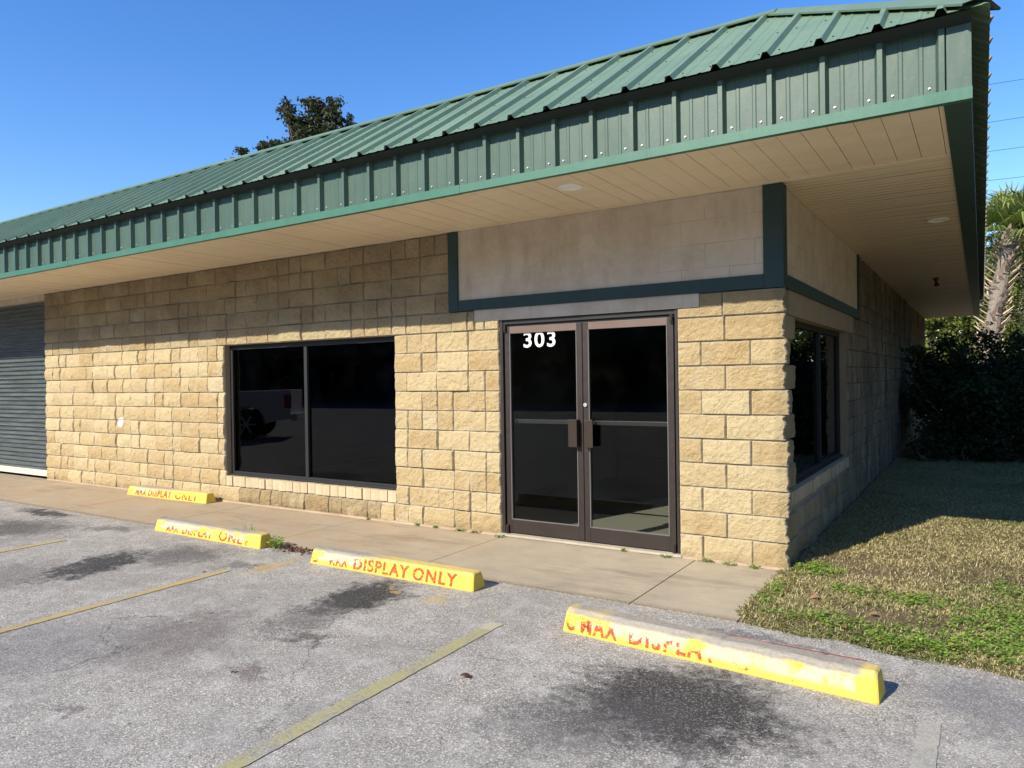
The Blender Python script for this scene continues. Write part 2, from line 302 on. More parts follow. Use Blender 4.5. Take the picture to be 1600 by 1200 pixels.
MORTAR = plain('mortar', (0.34, 0.27, 0.17), 0.9, 0.2, 0.3, 0.5, 60)
GROOF = mk_green('green_roof_metal', (0.145, 0.22, 0.145), 0.45, True); GCAP = mk_green('green_cap_metal', (0.13, 0.20, 0.135), 0.45)
GFAS = mk_green('green_fascia_metal', (0.055, 0.098, 0.071), 0.42)
GTRIM = mk_green('green_trim_metal', (0.043, 0.14, 0.09), 0.45)
GDARK = plain('dark_green_paint', (0.022, 0.05, 0.047), 0.6, 0.4, 0.25, 0.2, 40)
STUC = mk_stucco(); SOF = mk_soffit()
GLASS = mk_glass('tinted_window_glass', (0.10, 0.11, 0.115), 0.5); DGLASS = mk_glass('door_glass', (0.80, 0.82, 0.80), 0.30)
BLK = plain('black_aluminium', (0.010, 0.011, 0.012), 0.6, 0.5, 0.2, 0.05)
BRZ = plain('bronze_aluminium', (0.026, 0.018, 0.015), 0.42, 0.5, 0.25, 0.06, 18)
DBRZ = plain('dark_bronze', (0.028, 0.02, 0.016), 0.4, 0.5, 0.25, 0.06, 18)
STEEL = plain('screw_steel', (0.62, 0.64, 0.62), 0.35, 0.6, 0.2, 0.05, metal=0.3)
CREAMB = plain('sill_brick', (0.50, 0.41, 0.26), 0.9, 0.2, 0.45, 0.7, 45)
WHITE = plain('white_vinyl', (0.82, 0.82, 0.82), 0.5, 0.4, 0.05, 0.02)
BARK = mk_bark()

# ------------------------------------------------------------------ ground
def slab_mesh(name, pts, ztop, zbot, mat):
    mb = MB(); n = len(pts); mb.add([(x, y, ztop) for x, y in pts]+[(x, y, zbot) for x, y in pts],
        [tuple(range(n))]+[(i, n+i, n+(i+1) % n, (i+1) % n) for i in range(n)])
    return mb.build(name, mat)
def mk_soil():
    m = M('soil'); P = m.n('ShaderNodeNewGeometry').outputs['Position']; a = m.noise(3, 6, 0.7, P); b = m.noise(90, 5, 0.75, P)
    c = m.mix(m.rng(a, 0.35, 0.65), (0.20, 0.145, 0.09), (0.30, 0.235, 0.14)); c = m.mix(m.rng(b, 0.35, 0.65, 0, 0.6), c, (0.11, 0.075, 0.045))
    return m.done(m.bsdf(c, 0.95, m.bump(b, 1.0, 0.02), spec=0.1))
SOIL = mk_soil()
def mk_turf():
    m = M('distant_turf'); P = m.n('ShaderNodeNewGeometry').outputs['Position']; a = m.noise(0.6, 6, 0.7, P); b = m.noise(30, 5, 0.75, P)
    c = m.mix(m.rng(a, 0.35, 0.65), (0.12, 0.13, 0.05), (0.20, 0.17, 0.08)); c = m.mix(m.rng(b, 0.35, 0.65, 0, 0.6), c, (0.05, 0.06, 0.02))
    return m.done(m.bsdf(c, 0.95, m.bump(b, 1.0, 0.03), spec=0.1))
TURF = mk_turf()
tag(slab_mesh('ground', [(-900, -900), (900, -900), (900, 900), (-900, 900)], -0.09, -1.0, TURF), kind='structure')
# asphalt lot with a ragged inner edge
def edge_y(x):      # where the lot meets the pavement and the lawn
    b = np.interp(x, [-60, 0.05, 0.4, 0.65, 0.9, 1.1, 1.33, 1.47, 3, 8, 40], [-1.42, -1.44, -1.5, -1.47, -1.56, -1.57, -1.56, -1.6, -1.75, -2.0, -2.5])
    return b
xs = np.concatenate([np.linspace(-60, -12, 60), np.linspace(-12, 4, 500), np.linspace(4.2, 45, 60)])
ys = edge_y(xs)+(vn(xs, xs*0, 9, 3, 2)-0.5)*0.05+0.03
mb = MB(); n = len(xs); top = [(x, y, -0.006) for x, y in zip(xs, ys)]; bot = [(x, -70, -0.006) for x in xs]
mb.add(top+bot, [(i, n+i, n+i+1, i+1) for i in range(n-1)])
mb.add([(x, y, -0.006) for x, y in zip(xs, ys)]+[(x, y+0.01, -0.1) for x, y in zip(xs, ys)], [(i, i+1, n+i+1, n+i) for i in range(n-1)])
tag(mb.build('parking_lot', ASPH), kind='structure')
# pavement slabs
CONC = mk_concrete('pavement_concrete', (0.44, 0.37, 0.262), (0.36, 0.27, 0.165))
mb = MB(); joints = [-20, -15.9, -13.9, -12.1, -10.2, -8.35, -6.42, -4.5, -2.63, -0.70, 0.03]
for a, b in zip(joints[:-1], joints[1:]):
    g = 0.0015 if a == -4.5 else 0.005; k = max(2, int((b-a)/0.04)); X = np.linspace(a+g, b-g, k)
    Yf = -1.42+(vn(X, X*0, 7, 3, 5)-0.5)*0.02; t_ = [(x, y, 0.0) for x, y in zip(X, Yf)]; m_ = [(x, 0.03, 0.0) for x in X]; bt = [(x, y-0.004, -0.08) for x, y in zip(X, Yf)]
    if b == 0.03:
        m_ = [(min(x, 0.03), 0.03, 0.0) for x in X]
    mb.add(t_+m_+bt, [(i, i+1, k+i+1, k+i) for i in range(k-1)]+[(2*k+i, 2*k+i+1, i+1, i) for i in range(k-1)])
    mb.add([(b-g, -1.42, 0), (b-g, 0.03, 0), (b-g, 0.03, -0.08), (b-g, -1.42, -0.08)], [(0, 1, 2, 3)]); mb.add([(a+g, -1.42, 0), (a+g, 0.03, 0), (a+g, 0.03, -0.08), (a+g, -1.42, -0.08)], [(3, 2, 1, 0)])
tag(mb.build('pavement', CONC), kind='structure')
# lawn soil
gx = np.linspace(-0.02, 22, 260)**1.0; gy = np.linspace(-2.6, 60, 700)
gx = np.concatenate([np.linspace(0.0, 5, 140), np.linspace(5.2, 24, 40)]); gy = np.concatenate([np.linspace(-2.6, 5, 230), np.linspace(5.1, 60, 90)])
GX, GY = np.meshgrid(gx, gy)
def lawn_z(x, y):
    x = np.asarray(x, float); y = np.asarray(y, float)
    d = np.clip((y-edge_y(x)-0.01)/0.25, -0.5, 1)
    return -0.02+0.035*d+(vn(x, y, 1.3, 3, 9)-0.5)*0.04*np.clip(d, 0, 1)+(vn(x, y, 12, 2, 4)-0.5)*0.015*np.clip(d, 0, 1)
keep = GY > edge_y(GX)-0.06
V = np.stack([GX, GY, lawn_z(GX, GY)], -1).reshape(-1, 3); nc = len(gx); fs = []
kf = keep[:-1, :-1]
for j, i in zip(*np.nonzero(kf)): a = j*nc+i; fs.append((a, a+1, a+nc+1, a+nc))
mb = MB(); mb.add(V, fs); tag(mb.build('soil', SOIL, smooth=True), kind='structure')
# worn stall lines
YL = mk_line((0.40, 0.36, 0.15), 0.24, 0.5, (0.265, 0.25, 0.19)); YL2 = mk_line((0.50, 0.36, 0.12), 0.26, 0.42, (0.36, 0.30, 0.17)); YL3 = mk_line((0.46, 0.43, 0.28), 0.9); YL4 = mk_line((0.40, 0.38, 0.30), 0.1, 0.38, (0.40, 0.38, 0.33)); RL = mk_line((0.45, 0.07, 0.05), 0.6)
def strip(name, p0, p1, w, mat, label, cat='painted line', group=None, z=-0.002, parent=None):
    p0 = np.array(p0); p1 = np.array(p1); d = (p1-p0)/np.linalg.norm(p1-p0); nn = np.array([-d[1], d[0]])
    k = max(2, int(np.linalg.norm(p1-p0)/0.03)); mb = MB(); L = []; R_ = []
    for i in range(k+1):
        q = p0+(p1-p0)*i/k; j = (vn(q[0]*1.0, q[1], 20, 2, 3)-0.5)*0.012; L.append((*(q+nn*(w/2+j)), z)); R_.append((*(q-nn*(w/2+j*0.7)), z))
    mb.add(L+R_, [(k+1+i, k+2+i, i+1, i) for i in range(k)]); o = mb.build(name, mat, parent)
    if label: tag(o, label, cat, group, None)
    return o
strip('stall_line', (-1.262, -2.33), (-1.135, -9.0), 0.095, YL, 'faded olive-yellow stall line between the third and the nearest wheel stop', group='worn stall lines').name
o = strip('line_end', (-1.262, -2.19), (-1.262, -2.329), 0.095, YL3, None); o.parent = bpy.data.objects['stall_line']
strip('stall_line', (-3.93, -2.22), (-3.80, -9), 0.085, YL2, 'yellow stall line running toward the gap between the second and third wheel stops', group='worn stall lines')
strip('stall_line', (-6.42, -2.28), (-6.42, -9), 0.085, YL2, 'short yellow stall line at the left edge, in front of the second wheel stop', group='worn stall lines')
strip('stall_line', (-9.0, -2.3), (-9.0, -9), 0.07, YL2, 'yellow stall line farthest left, beyond the oil stains', group='worn stall lines')
for k, x in enumerate([-12, -9.3, -6.6, -3.9, -1.2, 1.5]):
    strip('stall_line', (x, -14), (x+0.1, -19.5), 0.1, YL2, 'stall line across the lot, seen only mirrored in the glass', group='stall lines across the lot')
strip('stall_line', (1.13, -2.32), (1.09, -9.0), 0.085, YL4, 'palest stall line, nearly worn away, right of the nearest wheel stop', group='worn stall lines')
strip('red_paint_line', (-0.30, -1.665), (0.80, -1.70), 0.014, RL, 'thin red paint line along the lot edge behind the nearest wheel stop')

# ------------------------------------------------------------------ building
B = empty('commercial_building', (0, 0, 0))
tag(B, 'single storey tan split-face block building with a green ribbed metal roof and double glass doors', 'building')
CH = 0.2032
def rough_block(mb, u0, u1, z0, z1, fmap, seed, half=False, res=0.0125, corner=0, prot=0.0, dirt=0.0, bow=0.004):
    du = u1-u0; dz = z1-z0
    if du < 0.02 or dz < 0.02: return
    nu = max(4, int(du/res)); nz = max(4, int(dz/res)); e1 = 0.0035
    us = np.concatenate([[0, e1], np.linspace(e1+0.006, du-e1-0.006, nu), [du-e1, du]])+u0
    zs = np.concatenate([[0, e1], np.linspace(e1+0.006, dz-e1-0.006, nz), [dz-e1, dz]])+z0
    Ug, Zg = np.meshgrid(us, zs); rnd = np.random.default_rng(seed)
    off = rnd.uniform(-0.005, 0.009)+prot+(0.009 if rnd.random() < 0.13 else 0)+0.004; tu, tz = rnd.uniform(-0.022, 0.022), rnd.uniform(-0.03, 0.03)
    big = vn(Ug, Zg, 9, 3, seed % 97)-0.5; md = vn(Ug, Zg, 34, 2, seed % 89)-0.5
    dl = Ug-u0; dr = u1-Ug; db = Zg-z0; dt = z1-Zg
    d = np.minimum(np.minimum(dl, dr), np.minimum(db, dt))
    jag = (vn(Ug, Zg, 60, 2, seed % 53))*0.009
    h = off+tu*(Ug-(u0+u1)/2)+tz*(Zg-(z0+z1)/2)+0.007*np.clip(d/0.010, 0, 1)**0.6+big*0.024+md*0.011+(vn(Ug, Zg, 85, 1, seed % 71)-0.5)*0.006
    h = h+(bow)*(1-((Zg-(z0+z1)/2)/(dz/2))**2)-bow*0.35*(Zg-z0)/dz
    h = np.where(d <= 1e-6, -0.010, np.where(d <= e1+1e-6, np.minimum(h, h*0.6)-jag*0.4, h))
    tint = np.full(Ug.shape, rnd.random()); edge = np.clip(1-d/0.016, 0, 1)
    dz_ = np.clip(dirt+np.clip((0.10-Zg)/0.12, 0, 1)*0.6*(vn(Ug, Zg, 4, 3, 3) > 0.42), 0, 1)
    if corner: Ug = Ug+(vn(Zg, Zg*0, 22, 3, 40)-0.5)*0.045*np.clip((Ug-u1+0.09)/0.09, 0, 1)
    P = fmap(Ug, h, Zg); k = len(us); rows = len(zs)
    idx = np.arange(rows*k).reshape(rows, k); q = np.stack([idx[:-1, :-1], idx[:-1, 1:], idx[1:, 1:], idx[1:, :-1]], -1).reshape(-1, 4)
    mb.add(P.reshape(-1, 3), q, 0, np.stack([tint, edge, dz_, tint*0], -1).reshape(-1, 4))
def wall(name, segs_fn, fmap, boxmap, parent, res=0.0125, seed0=1, courses=15):
    mb = MB()
    for c in range(courses):
        z0, z1 = c*CH, (c+1)*CH
        for (a, b, za, zb, mode) in segs_fn(c, z0, z1):
            rnd = random.Random(seed0*1000+c*37+int(a*10))
            boxmap(mb, a, b, za, zb)
            if mode == 'pier':
                cuts = [a, a+0.203+(0.203 if c % 2 else 0)]
                while cuts[-1]+0.406 < b-0.12: cuts.append(cuts[-1]+0.406)
                cuts.append(b)
            else:
                cuts = [a]; x = math.floor(a/0.406)*0.406+(0.203 if c % 2 else 0)
                while x < b-0.08:
                    if x > a+0.08: cuts.append(x)
                    x += 0.203 if rnd.random() < 0.42 else 0.406
                cuts.append(b)
            for i in range(len(cuts)-1):
                u0, u1 = cuts[i], cuts[i+1]
                if mode == 'smooth': continue
                rough_block(mb, u0+0.0015, u1-0.0015, za+0.0012, zb-0.0018, fmap, seed0*7919+c*131+int(u0*100), res=res, corner=(u1 > 0 and fmap is fm_front), prot=(0.004 if seed0 == 2 and u0 < 0.25 and c < 11 else 0), bow=(0.013 if fmap is fm_front and u1 < -3.9 else 0.004),
                            dirt=0.55 if (c == 0 and -7.0 < u0 < -4.3 and name == 'wall' and seed0 == 1) else 0.0)
    return mb.build(name, [BLOCK, MORTAR], parent, attr='tint')
def segs_front(c, z0, z1):
    cx = 0.040+0.016*random.Random(c+50).uniform(-0.9, 1.0)
    out = []
    if z0 < 2.0:   # below the window head / door head
        if c >= 2: out += [(-11.63, -6.97, z0, z1, 'n'), (-4.04, -2.67, z0, z1, 'n')]
        elif c == 1: out += [(-11.63, -6.97, z0, z1, 'n'), (-6.97, -4.04, z0, 0.213, 'smooth'), (-4.04, -2.67, z0, z1, 'n')]
        else: out += [(-11.63, -2.67, z0, z1, 'n')]
        out += [(-0.845, cx, z0, z1, 'pier')]
    elif c == 10:
        out += [(-11.63, -2.96, z0, z1, 'n'), (-0.66, cx, z0, z1, 'pier')]
        out += [(-2.96, -2.67, z0, 2.13, 'n'), (-0.845, -0.66, z0, 2.12, 'pier')]
    else: out += [(-11.63, -3.27, z0, z1, 'n')]
    return out
def fm_front(U, h, Z): return np.stack([U, -h, Z], -1)
def bx_front(mb, a, b, za, zb):
    if b > 0: b = 0.0
    mb.box((a, 0.007, za), (b, 0.19, zb), 1)
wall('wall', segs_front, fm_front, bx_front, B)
def fm_side(U, h, Z): return np.stack([h, U, Z], -1)
def bx_side(mb, a, b, za, zb):
    a = max(a, 0.19)
    if b > a: mb.box((-0.19, a, za), (-0.007, b, zb), 1)
def segs_side_near(c, z0, z1):
    sx = 0.010
    if c < 2: return [(sx, 6.0, z0, z1, 'n')]
    if z0 < 2.0:
        if c == 2: return [(sx, 0.27, z0, z1, 'pier'), (0.27, 3.32, z0, 0.455, 'smooth'), (3.32, 6.0, z0, z1, 'n')]
        return [(sx, 0.27, z0, z1, 'pier'), (3.32, 6.0, z0, z1, 'n')]
    if c == 10: return [(sx, 0.27, z0, z1, 'pier'), (3.75, 6.0, z0, z1, 'n')]
    return [(4.25, 6.0, z0, z1, 'n')]
def segs_side_far(c, z0, z1): return [(6.0, 17.3, z0, z1, 'n')]
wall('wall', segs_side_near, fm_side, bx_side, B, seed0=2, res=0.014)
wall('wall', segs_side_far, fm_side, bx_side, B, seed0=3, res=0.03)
# wall beyond the roller door (outside the frame), back and far walls
wall('wall', lambda c, a, b: [(-19.5, -14.7, a, b, 'n')], fm_front, bx_front, B, seed0=4, res=0.05)
mb = MB(); mb.box((-19.5, 17.1, 0), (0, 17.3, 3.05)); mb.box((-19.5, 0.2, 0), (-19.3, 17.1, 3.05)); mb.build('back_wall', MORTAR, B)
# foundation lip
mb = MB(); X = np.linspace(-11.6, 0.04, 260)
yy = -0.03-0.014*vn(X, X*0, 5, 3, 8); mb.add([(x, y, 0.018) for x, y in zip(X, yy)]+[(x, 0.03, 0.024) for x in X]+[(x, y-0.008, -0.01) for x, y in zip(X, yy)],
    [(i, i+1, 261-1+i+1, 260+i) for i in range(259)]+[(520+i, 521+i, i+1, i) for i in range(259)])
mb.build('footing', plain('footing_concrete', (0.40, 0.30, 0.20), 0.9, 0.2, 0.5, 0.8, 50), B)
# lintels and stucco sign panel
mb = MB(); mb.box((-3.15, -0.012, 2.345), (-0.125, 0.18, 3.05)); mb.build('stucco_panel', STUC, B)
mb = MB(); mb.box((-0.18, 0.10, 2.345), (0.012, 4.16, 3.05)); mb.build('stucco_panel', STUC, B)
mb = MB(); mb.box((-2.962, -0.010, 2.121), (-0.655, 0.185, 2.236)); mb.build('lintel', STUC, B)
mb = MB(); mb.box((-0.17, 0.25, 2.032), (0.014, 3.75, 2.236)); mb.build('lintel', plain('smooth_lintel', (0.36, 0.27, 0.17), 0.85, 0.2, 0.3, 0.3), B)
mb = MB(); mb.box((-14.7, -0.008, 2.955), (-11.63, 0.19, 3.05)); mb.build('lintel', STUC, B)
for n_, a, b in [('a', (-3.268, -0.034, 2.235), (-3.150, 0.1, 3.05)), ('b', (-3.150, -0.030, 2.236), (-0.118, 0.1, 2.346)), ('c', (-0.118, -0.038, 2.232), (0.036, 0.10, 3.05)),
                 ('d', (-0.05, 0.10, 2.236), (0.032, 4.16, 2.346)), ('e', (-0.05, 4.16, 2.235), (0.036, 4.26, 3.05))]:
    mb = MB(); mb.box(a, b); mb.build('trim_board', GDARK, B, bevel=0.004)
# ---- soffit
mb = MB()
w = 0.1485; x = -19.5
while x < 1.17:
    x1 = min(x+w, 1.17); sag = 0.002*random.uniform(-1, 1)
    mb.box((x+0.002, -1.27, 3.05+sag), (x1-0.002, -0.098, 3.062+sag)); x += w
mb.box((-19.5, -1.27, 3.060), (1.17, -0.02, 3.075), 1)
mb.box((-19.5, -0.096, 3.046), (1.17, -0.078, 3.060)); mb.box((-19.5, -0.078, 3.052), (0.0, 0.02, 3.062))
y = -0.078; k = 0
while y < 17.3:
    y1 = min(y+0.1, 17.3); sag = 0.0018*random.uniform(-1, 1)+0.006*max(0, math.sin(y*1.3))*(vn(y, 0, 0.6, 2, 1)-0.3)
    v = []; zz = 3.052
    for xx, s_ in [(0.0, 0), (0.3, 0.25), (0.6, 0.5), (0.9, 1), (1.17, 0.6)]:
        v += [(xx, y+0.0015, zz+sag*s_), (xx, y1-0.0015, zz+sag*s_+0.001)]
    mb.add(v, [(2*i, 2*i+1, 2*i+3, 2*i+2) for i in range(4)]); y += 0.1
mb.box((0.0, -0.078, 3.068), (1.17, 17.3, 3.08), 1)
mb.build('soffit', [SOF, plain('soffit_gap', (0.14, 0.10, 0.07))], B)
mb = MB(); mb.box((-0.03, 0.05, 3.02), (0.028, 17.2, 3.051)); mb.build('soffit_channel', SOF, B) if False else None
# ---- fascia: ribbed metal, drawn from a rib profile
RP = 0.3087
def profile(s0, s1, phase, rib=0.041):
    """list of (s, h) along a ribbed sheet between s0 and s1; ribs sit at phase + k*RP"""
    pts = []; k = math.floor((s0-phase)/RP)-1
    while phase+k*RP < s1+RP:
        c = phase+k*RP
        pts += [(c-0.031, 0), (c-0.014, rib), (c+0.014, rib), (c+0.031, 0)]
        for mrib in (RP/3, 2*RP/3):
            q = c+mrib; pts += [(q-0.014, 0), (q-0.008, 0.0035), (q+0.008, 0.0035), (q+0.014, 0)]
        k += 1
    out = [(s0, 0)]+[p for p in pts if s0 < p[0] < s1]+[(s1, 0)]
    return out
mb = MB()
pf = profile(-19.5, 1.19, 0.236)
for (s, h), (s2, h2) in zip(pf[:-1], pf[1:]):
    mb.add([(s, -1.254-h, 3.09), (s2, -1.254-h2, 3.09), (s2, -1.254-h2, 3.475), (s, -1.254-h, 3.475)], [(0, 1, 2, 3)])
mb.box((1.185, -1.290, 3.09), (1.30, -1.262, 3.475))
pf = profile(-1.26, 17.3, 0.1)
for (s, h), (s2, h2) in zip(pf[:-1], pf[1:]):
    mb.add([(1.258+h, s, 3.09), (1.258+h2, s2, 3.09), (1.258+h2, s2, 3.475), (1.258+h, s, 3.475)], [(0, 1, 2, 3)])
mb.box((1.272, -1.292, 3.09), (1.303, -1.19, 3.475))
k = -62
while 0.236+k*RP < 1.3:            # screws either side of each rib
    for dx in (0.062, RP-0.062):
        xx = 0.236+k*RP+dx
        if xx < 1.15:
            mb.tube([(xx, -1.252, 3.142), (xx, -1.2585, 3.142)], 0.007, 8, 1); mb.tube([(xx, -1.258, 3.142), (xx, -1.264, 3.142)], 0.004, 6, 1)
    k += 1
mb.build('fascia', [GFAS, STEEL], B)
# bottom trim in overlapping lengths
mb = MB(); cuts = [-19.5, -17.4, -14.35, -11.3, -8.25, -5.2, -2.17, 0.66, 1.306]
for i, (a, b) in enumerate(zip(cuts[:-1], cuts[1:])):
    o_ = 0.0025*(i % 2); zt = 3.098+o_
    mb.extr([(0, -1.296-o_, 3.036-o_), (0, -1.25, 3.036-o_), (0, -1.25, zt+0.012), (0, -1.2615, zt+0.008), (0, -1.296-o_, zt)], (a-0.01, 0, 0), (b, 0, 0))
mb.build('fascia_trim', GTRIM, B)
mb = MB(); mb.box((1.168, -1.249, 3.038), (1.30, 17.3, 3.049)); mb.box((1.285, -1.249, 3.049), (1.30, 17.3, 3.098)); mb.build('fascia_trim', plain('side_trim_green', (0.035, 0.075, 0.06), 0.5, 0.4, 0.2, 0.1), B)
# ---- roof
EY = -1.39; EZ = 3.486; SL = 0.65; RY = -0.03   # eave, slope, ridge line
NF = Vector((0, -SL, 1)).normalized()
def roof_face(side):
    mb = MB(); s0, s1 = (-19.5, 1.39) if side == 0 else (-1.39, 17.45)
    pf = profile(s0, s1, 0.236 if side == 0 else 0.1, 0.032)
    out = []
    for s, h in pf:
        # eave and ridge ends of each generator, clipped by the hip plane x + y = 0 (front) / mirrored (side)
        if side == 0: tmax = (RY if s < -RY else -s); lo = EY; hi = tmax
        else: hi = RY if s > RY else s; lo = EY
        hi = max(hi, lo+0.002)
        def P(t):
            zz = EZ+(t-EY)*SL
            q = Vector((s, t, zz)) if side == 0 else Vector((-t, s, zz))
            nn = NF if side == 0 else Vector((SL, 0, 1)).normalized()
            return q+nn*h
        out.append((P(lo), P(hi)))
    for (a, b), (c, d) in zip(out[:-1], out[1:]):
        mb.add([a, c, d, b] if side == 0 else [c, a, b, d], [(0, 1, 2, 3)])
    if side == 0:
        k = -62
        while 0.236+k*RP < 1.2:
            for row, t in enumerate((EY+0.10, EY+0.62, EY+1.14)):
                for dx in (0.062, RP-0.062):
                    xx = 0.236+k*RP+dx
                    if t < (RY if xx < -RY else -xx)-0.05:
                        q = Vector((xx, t, EZ+(t-EY)*SL)); mb.tube([q, q+NF*0.006], 0.0055, 6, 2)
            k += 1
    return mb.build('roof', [GROOF, STEEL, GDARK], B)
R0 = roof_face(0); R1 = roof_face(1)
# eave underside, closure strip, deck behind, rear slope
mb = MB(); mb.extr([(0, -1.386, 3.476), (0, -1.291, 3.447), (0, -1.291, 3.476)], (-19.5, 0, 0), (1.30, 0, 0))
mb.box((-19.5, -1.29, 3.476), (1.30, -1.20, 3.486)); mb.box((1.20, -1.199, 3.476), (1.275, 17.3, 3.486)); mb.build('eave_closure', plain('closure_dark', (0.02, 0.028, 0.025), 0.7), B)
mb = MB(); TZ = EZ+(RY-EY)*SL
mb.add([(-19.5, RY, TZ-0.01), (RY*-1, RY, TZ-0.01), (-1.0, 1.0, 3.5), (-19.5, 1.0, 3.5)], [(0, 1, 2, 3)])
mb.add([(-RY, RY, TZ-0.01), (-RY, 17.45, TZ-0.01), (-1.0, 17.45, 3.5), (-1.0, 1.0, 3.5)], [(0, 1, 2, 3)])
mb.add([(-19.5, 1.0, 3.5), (-1.0, 1.0, 3.5), (-1.0, 17.3, 3.5), (-19.5, 17.3, 3.5)], [(0, 1, 2, 3)])
mb.add([(1.39, 17.45, 3.49), (-RY, 17.45, TZ), (-1.0, 17.45, 3.5)], [(0, 1, 2)])
mb.build('roof_deck', GCAP, B)
# ridge and hip caps
def cap(name, p0, p1, n1, n2, w=0.135, lift=0.036, parent=None, th=0.004):
    mb = MB(); p0 = Vector(p0); p1 = Vector(p1); d = (p1-p0).normalized()
    for nn in (n1, n2):
        nn = Vector(nn).normalized(); side = d.cross(nn).normalized()
        if side.z > 0: side = -side
        a0, a1 = p0+Vector((0, 0, lift*1.25)), p1+Vector((0, 0, lift*1.25)); b0, b1 = a0+side*w, a1+side*w
        e0, e1 = b0-nn*0.012, b1-nn*0.012
        mb.add([a0, a1, b1, b0, e1, e0], [(0, 1, 2, 3), (3, 2, 4, 5)])
        mb.add([x-nn*th for x in (a0, a1, b1, b0)], [(3, 2, 1, 0)])
    return mb.build(name, GCAP, parent)
cap('ridge_cap', (-19.5, RY, TZ), (-RY-0.02, RY, TZ), NF, (0, 0.8, 1), parent=R0)
cap('ridge_cap', (-RY, RY+0.05, TZ), (-RY, 17.45, TZ), (SL, 0, 1), (-0.8, 0, 1), parent=R1)
cap('hip_cap', (-RY-0.03, RY+0.03, TZ+0.012), (1.368, -1.368, EZ+0.012), NF, (SL, 0, 1), parent=R0)
# ---- front window
def framed_window(axis, u0, u1, z0, z1, rec, mull, name, glass, fw=0.055):
    """aluminium frame, mullion and two panes; axis 0 = on the front wall, 1 = on the side wall"""
    e = empty(name); e.parent = B
    def bx(mb, a, b, za, zb, d0, d1):
        if axis == 0: mb.box((a, d0, za), (b, d1, zb))
        else: mb.box((-d1, a, za), (-d0, b, zb))
    mb = MB(); bx(mb, u0, u0+fw, z0, z1, rec, rec+0.07); bx(mb, u1-fw, u1, z0, z1, rec, rec+0.07); bx(mb, u0+fw, u1-fw, z1-fw, z1, rec, rec+0.07); bx(mb, u0+fw, u1-fw, z0, z0+fw, rec-0.012, rec+0.07)
    bx(mb, u0+0.01, u1-0.01, z0+0.002, z0+0.022, rec-0.03, rec-0.012)
    mb.build('frame', BLK, e, bevel=0.003)
    mb = MB(); bx(mb, mull-0.026, mull+0.026, z0+fw+0.001, z1-fw-0.001, rec-0.004, rec+0.066); mb.build('mullion', BLK, e, bevel=0.003)
    for a, b in ((u0+fw+0.001, mull-0.027), (mull+0.027, u1-fw-0.001)):
        mb = MB(); bx(mb, a, b, z0+fw+0.001, z1-fw-0.001, rec+0.028, rec+0.034); mb.build('pane', glass, e)
    return e
wf = framed_window(0, -6.968, -4.042, 0.338, 2.029, 0.075, -5.53, 'window', GLASS)
def soldiers(n, axis, u0, u1, z0, z1, parent):
    mb = MB(); w = (u1-u0)/n
    for i in range(n):
        rr = random.Random(i*3+axis); p_ = rr.uniform(-0.006, 0.010); a, b = u0+i*w+0.004, u0+(i+1)*w-0.004; zt = z1+rr.uniform(-0.003, 0.002); zb = z0+rr.uniform(-0.004, 0.004)
        ct = [(a, 0.09), (b, 0.09), (b, -0.006-p_+rr.uniform(-.003, .003)), (a+w*0.5, -0.016-p_), (a, -0.006-p_+rr.uniform(-.003, .003))]
        pr = [((c[0], c[1], 0) if axis == 0 else (-c[1], c[0], 0)) for c in ct]
        if axis == 0: pr = pr[::-1]
        mb.extr(pr, (0, 0, zb), (0, 0, zt))
    if axis == 0: mb.box((u0, 0.004, z0), (u1, 0.16, z1-0.006), 1)
    else: mb.box((-0.16, u0, z0), (-0.004, u1, z1-0.006), 1)
    return mb.build('brick_sill', [CREAMB, MORTAR], parent)
soldiers(23, 0, -6.965, -4.045, 0.216, 0.336, B)
SGLASS = mk_glass('side_window_glass', (0.08, 0.09, 0.095), 0.9)
ws = framed_window(1, 0.275, 3.315, 0.575, 2.029, 0.075, 2.06, 'window', SGLASS)
soldiers(24, 1, 0.275, 3.315, 0.457, 0.572, B)
# ---- entrance: outer frame and two leaves
for a_, b_ in ((-2.665, -2.632), (-0.872, -0.848)): mb = MB(); mb.box((a_, 0.0, 0.02), (b_, 0.11, 2.118)); mb.build('door_jamb', DBRZ, B, bevel=0.003)
mb = MB(); mb.box((-2.632, 0.012, 2.076), (-0.872, 0.11, 2.118)); mb.build('door_header', BLK, B, bevel=0.003)
mb = MB(); mb.box((-2.632, 0.03, 0.02), (-2.618, 0.1, 2.076)); mb.box((-0.886, 0.03, 0.02), (-0.872, 0.1, 2.076)); mb.box((-2.618, 0.034, 2.058), (-0.886, 0.10, 2.076)); mb.build('door_frame_gap', BLK, B)
mb = MB(); mb.box((-2.70, -0.05, 0.003), (-0.82, 0.19, 0.024)); mb.build('threshold', plain('threshold_concrete', (0.42, 0.37, 0.28), 0.85, 0.2, 0.4, 0.5), B, bevel=0.004)
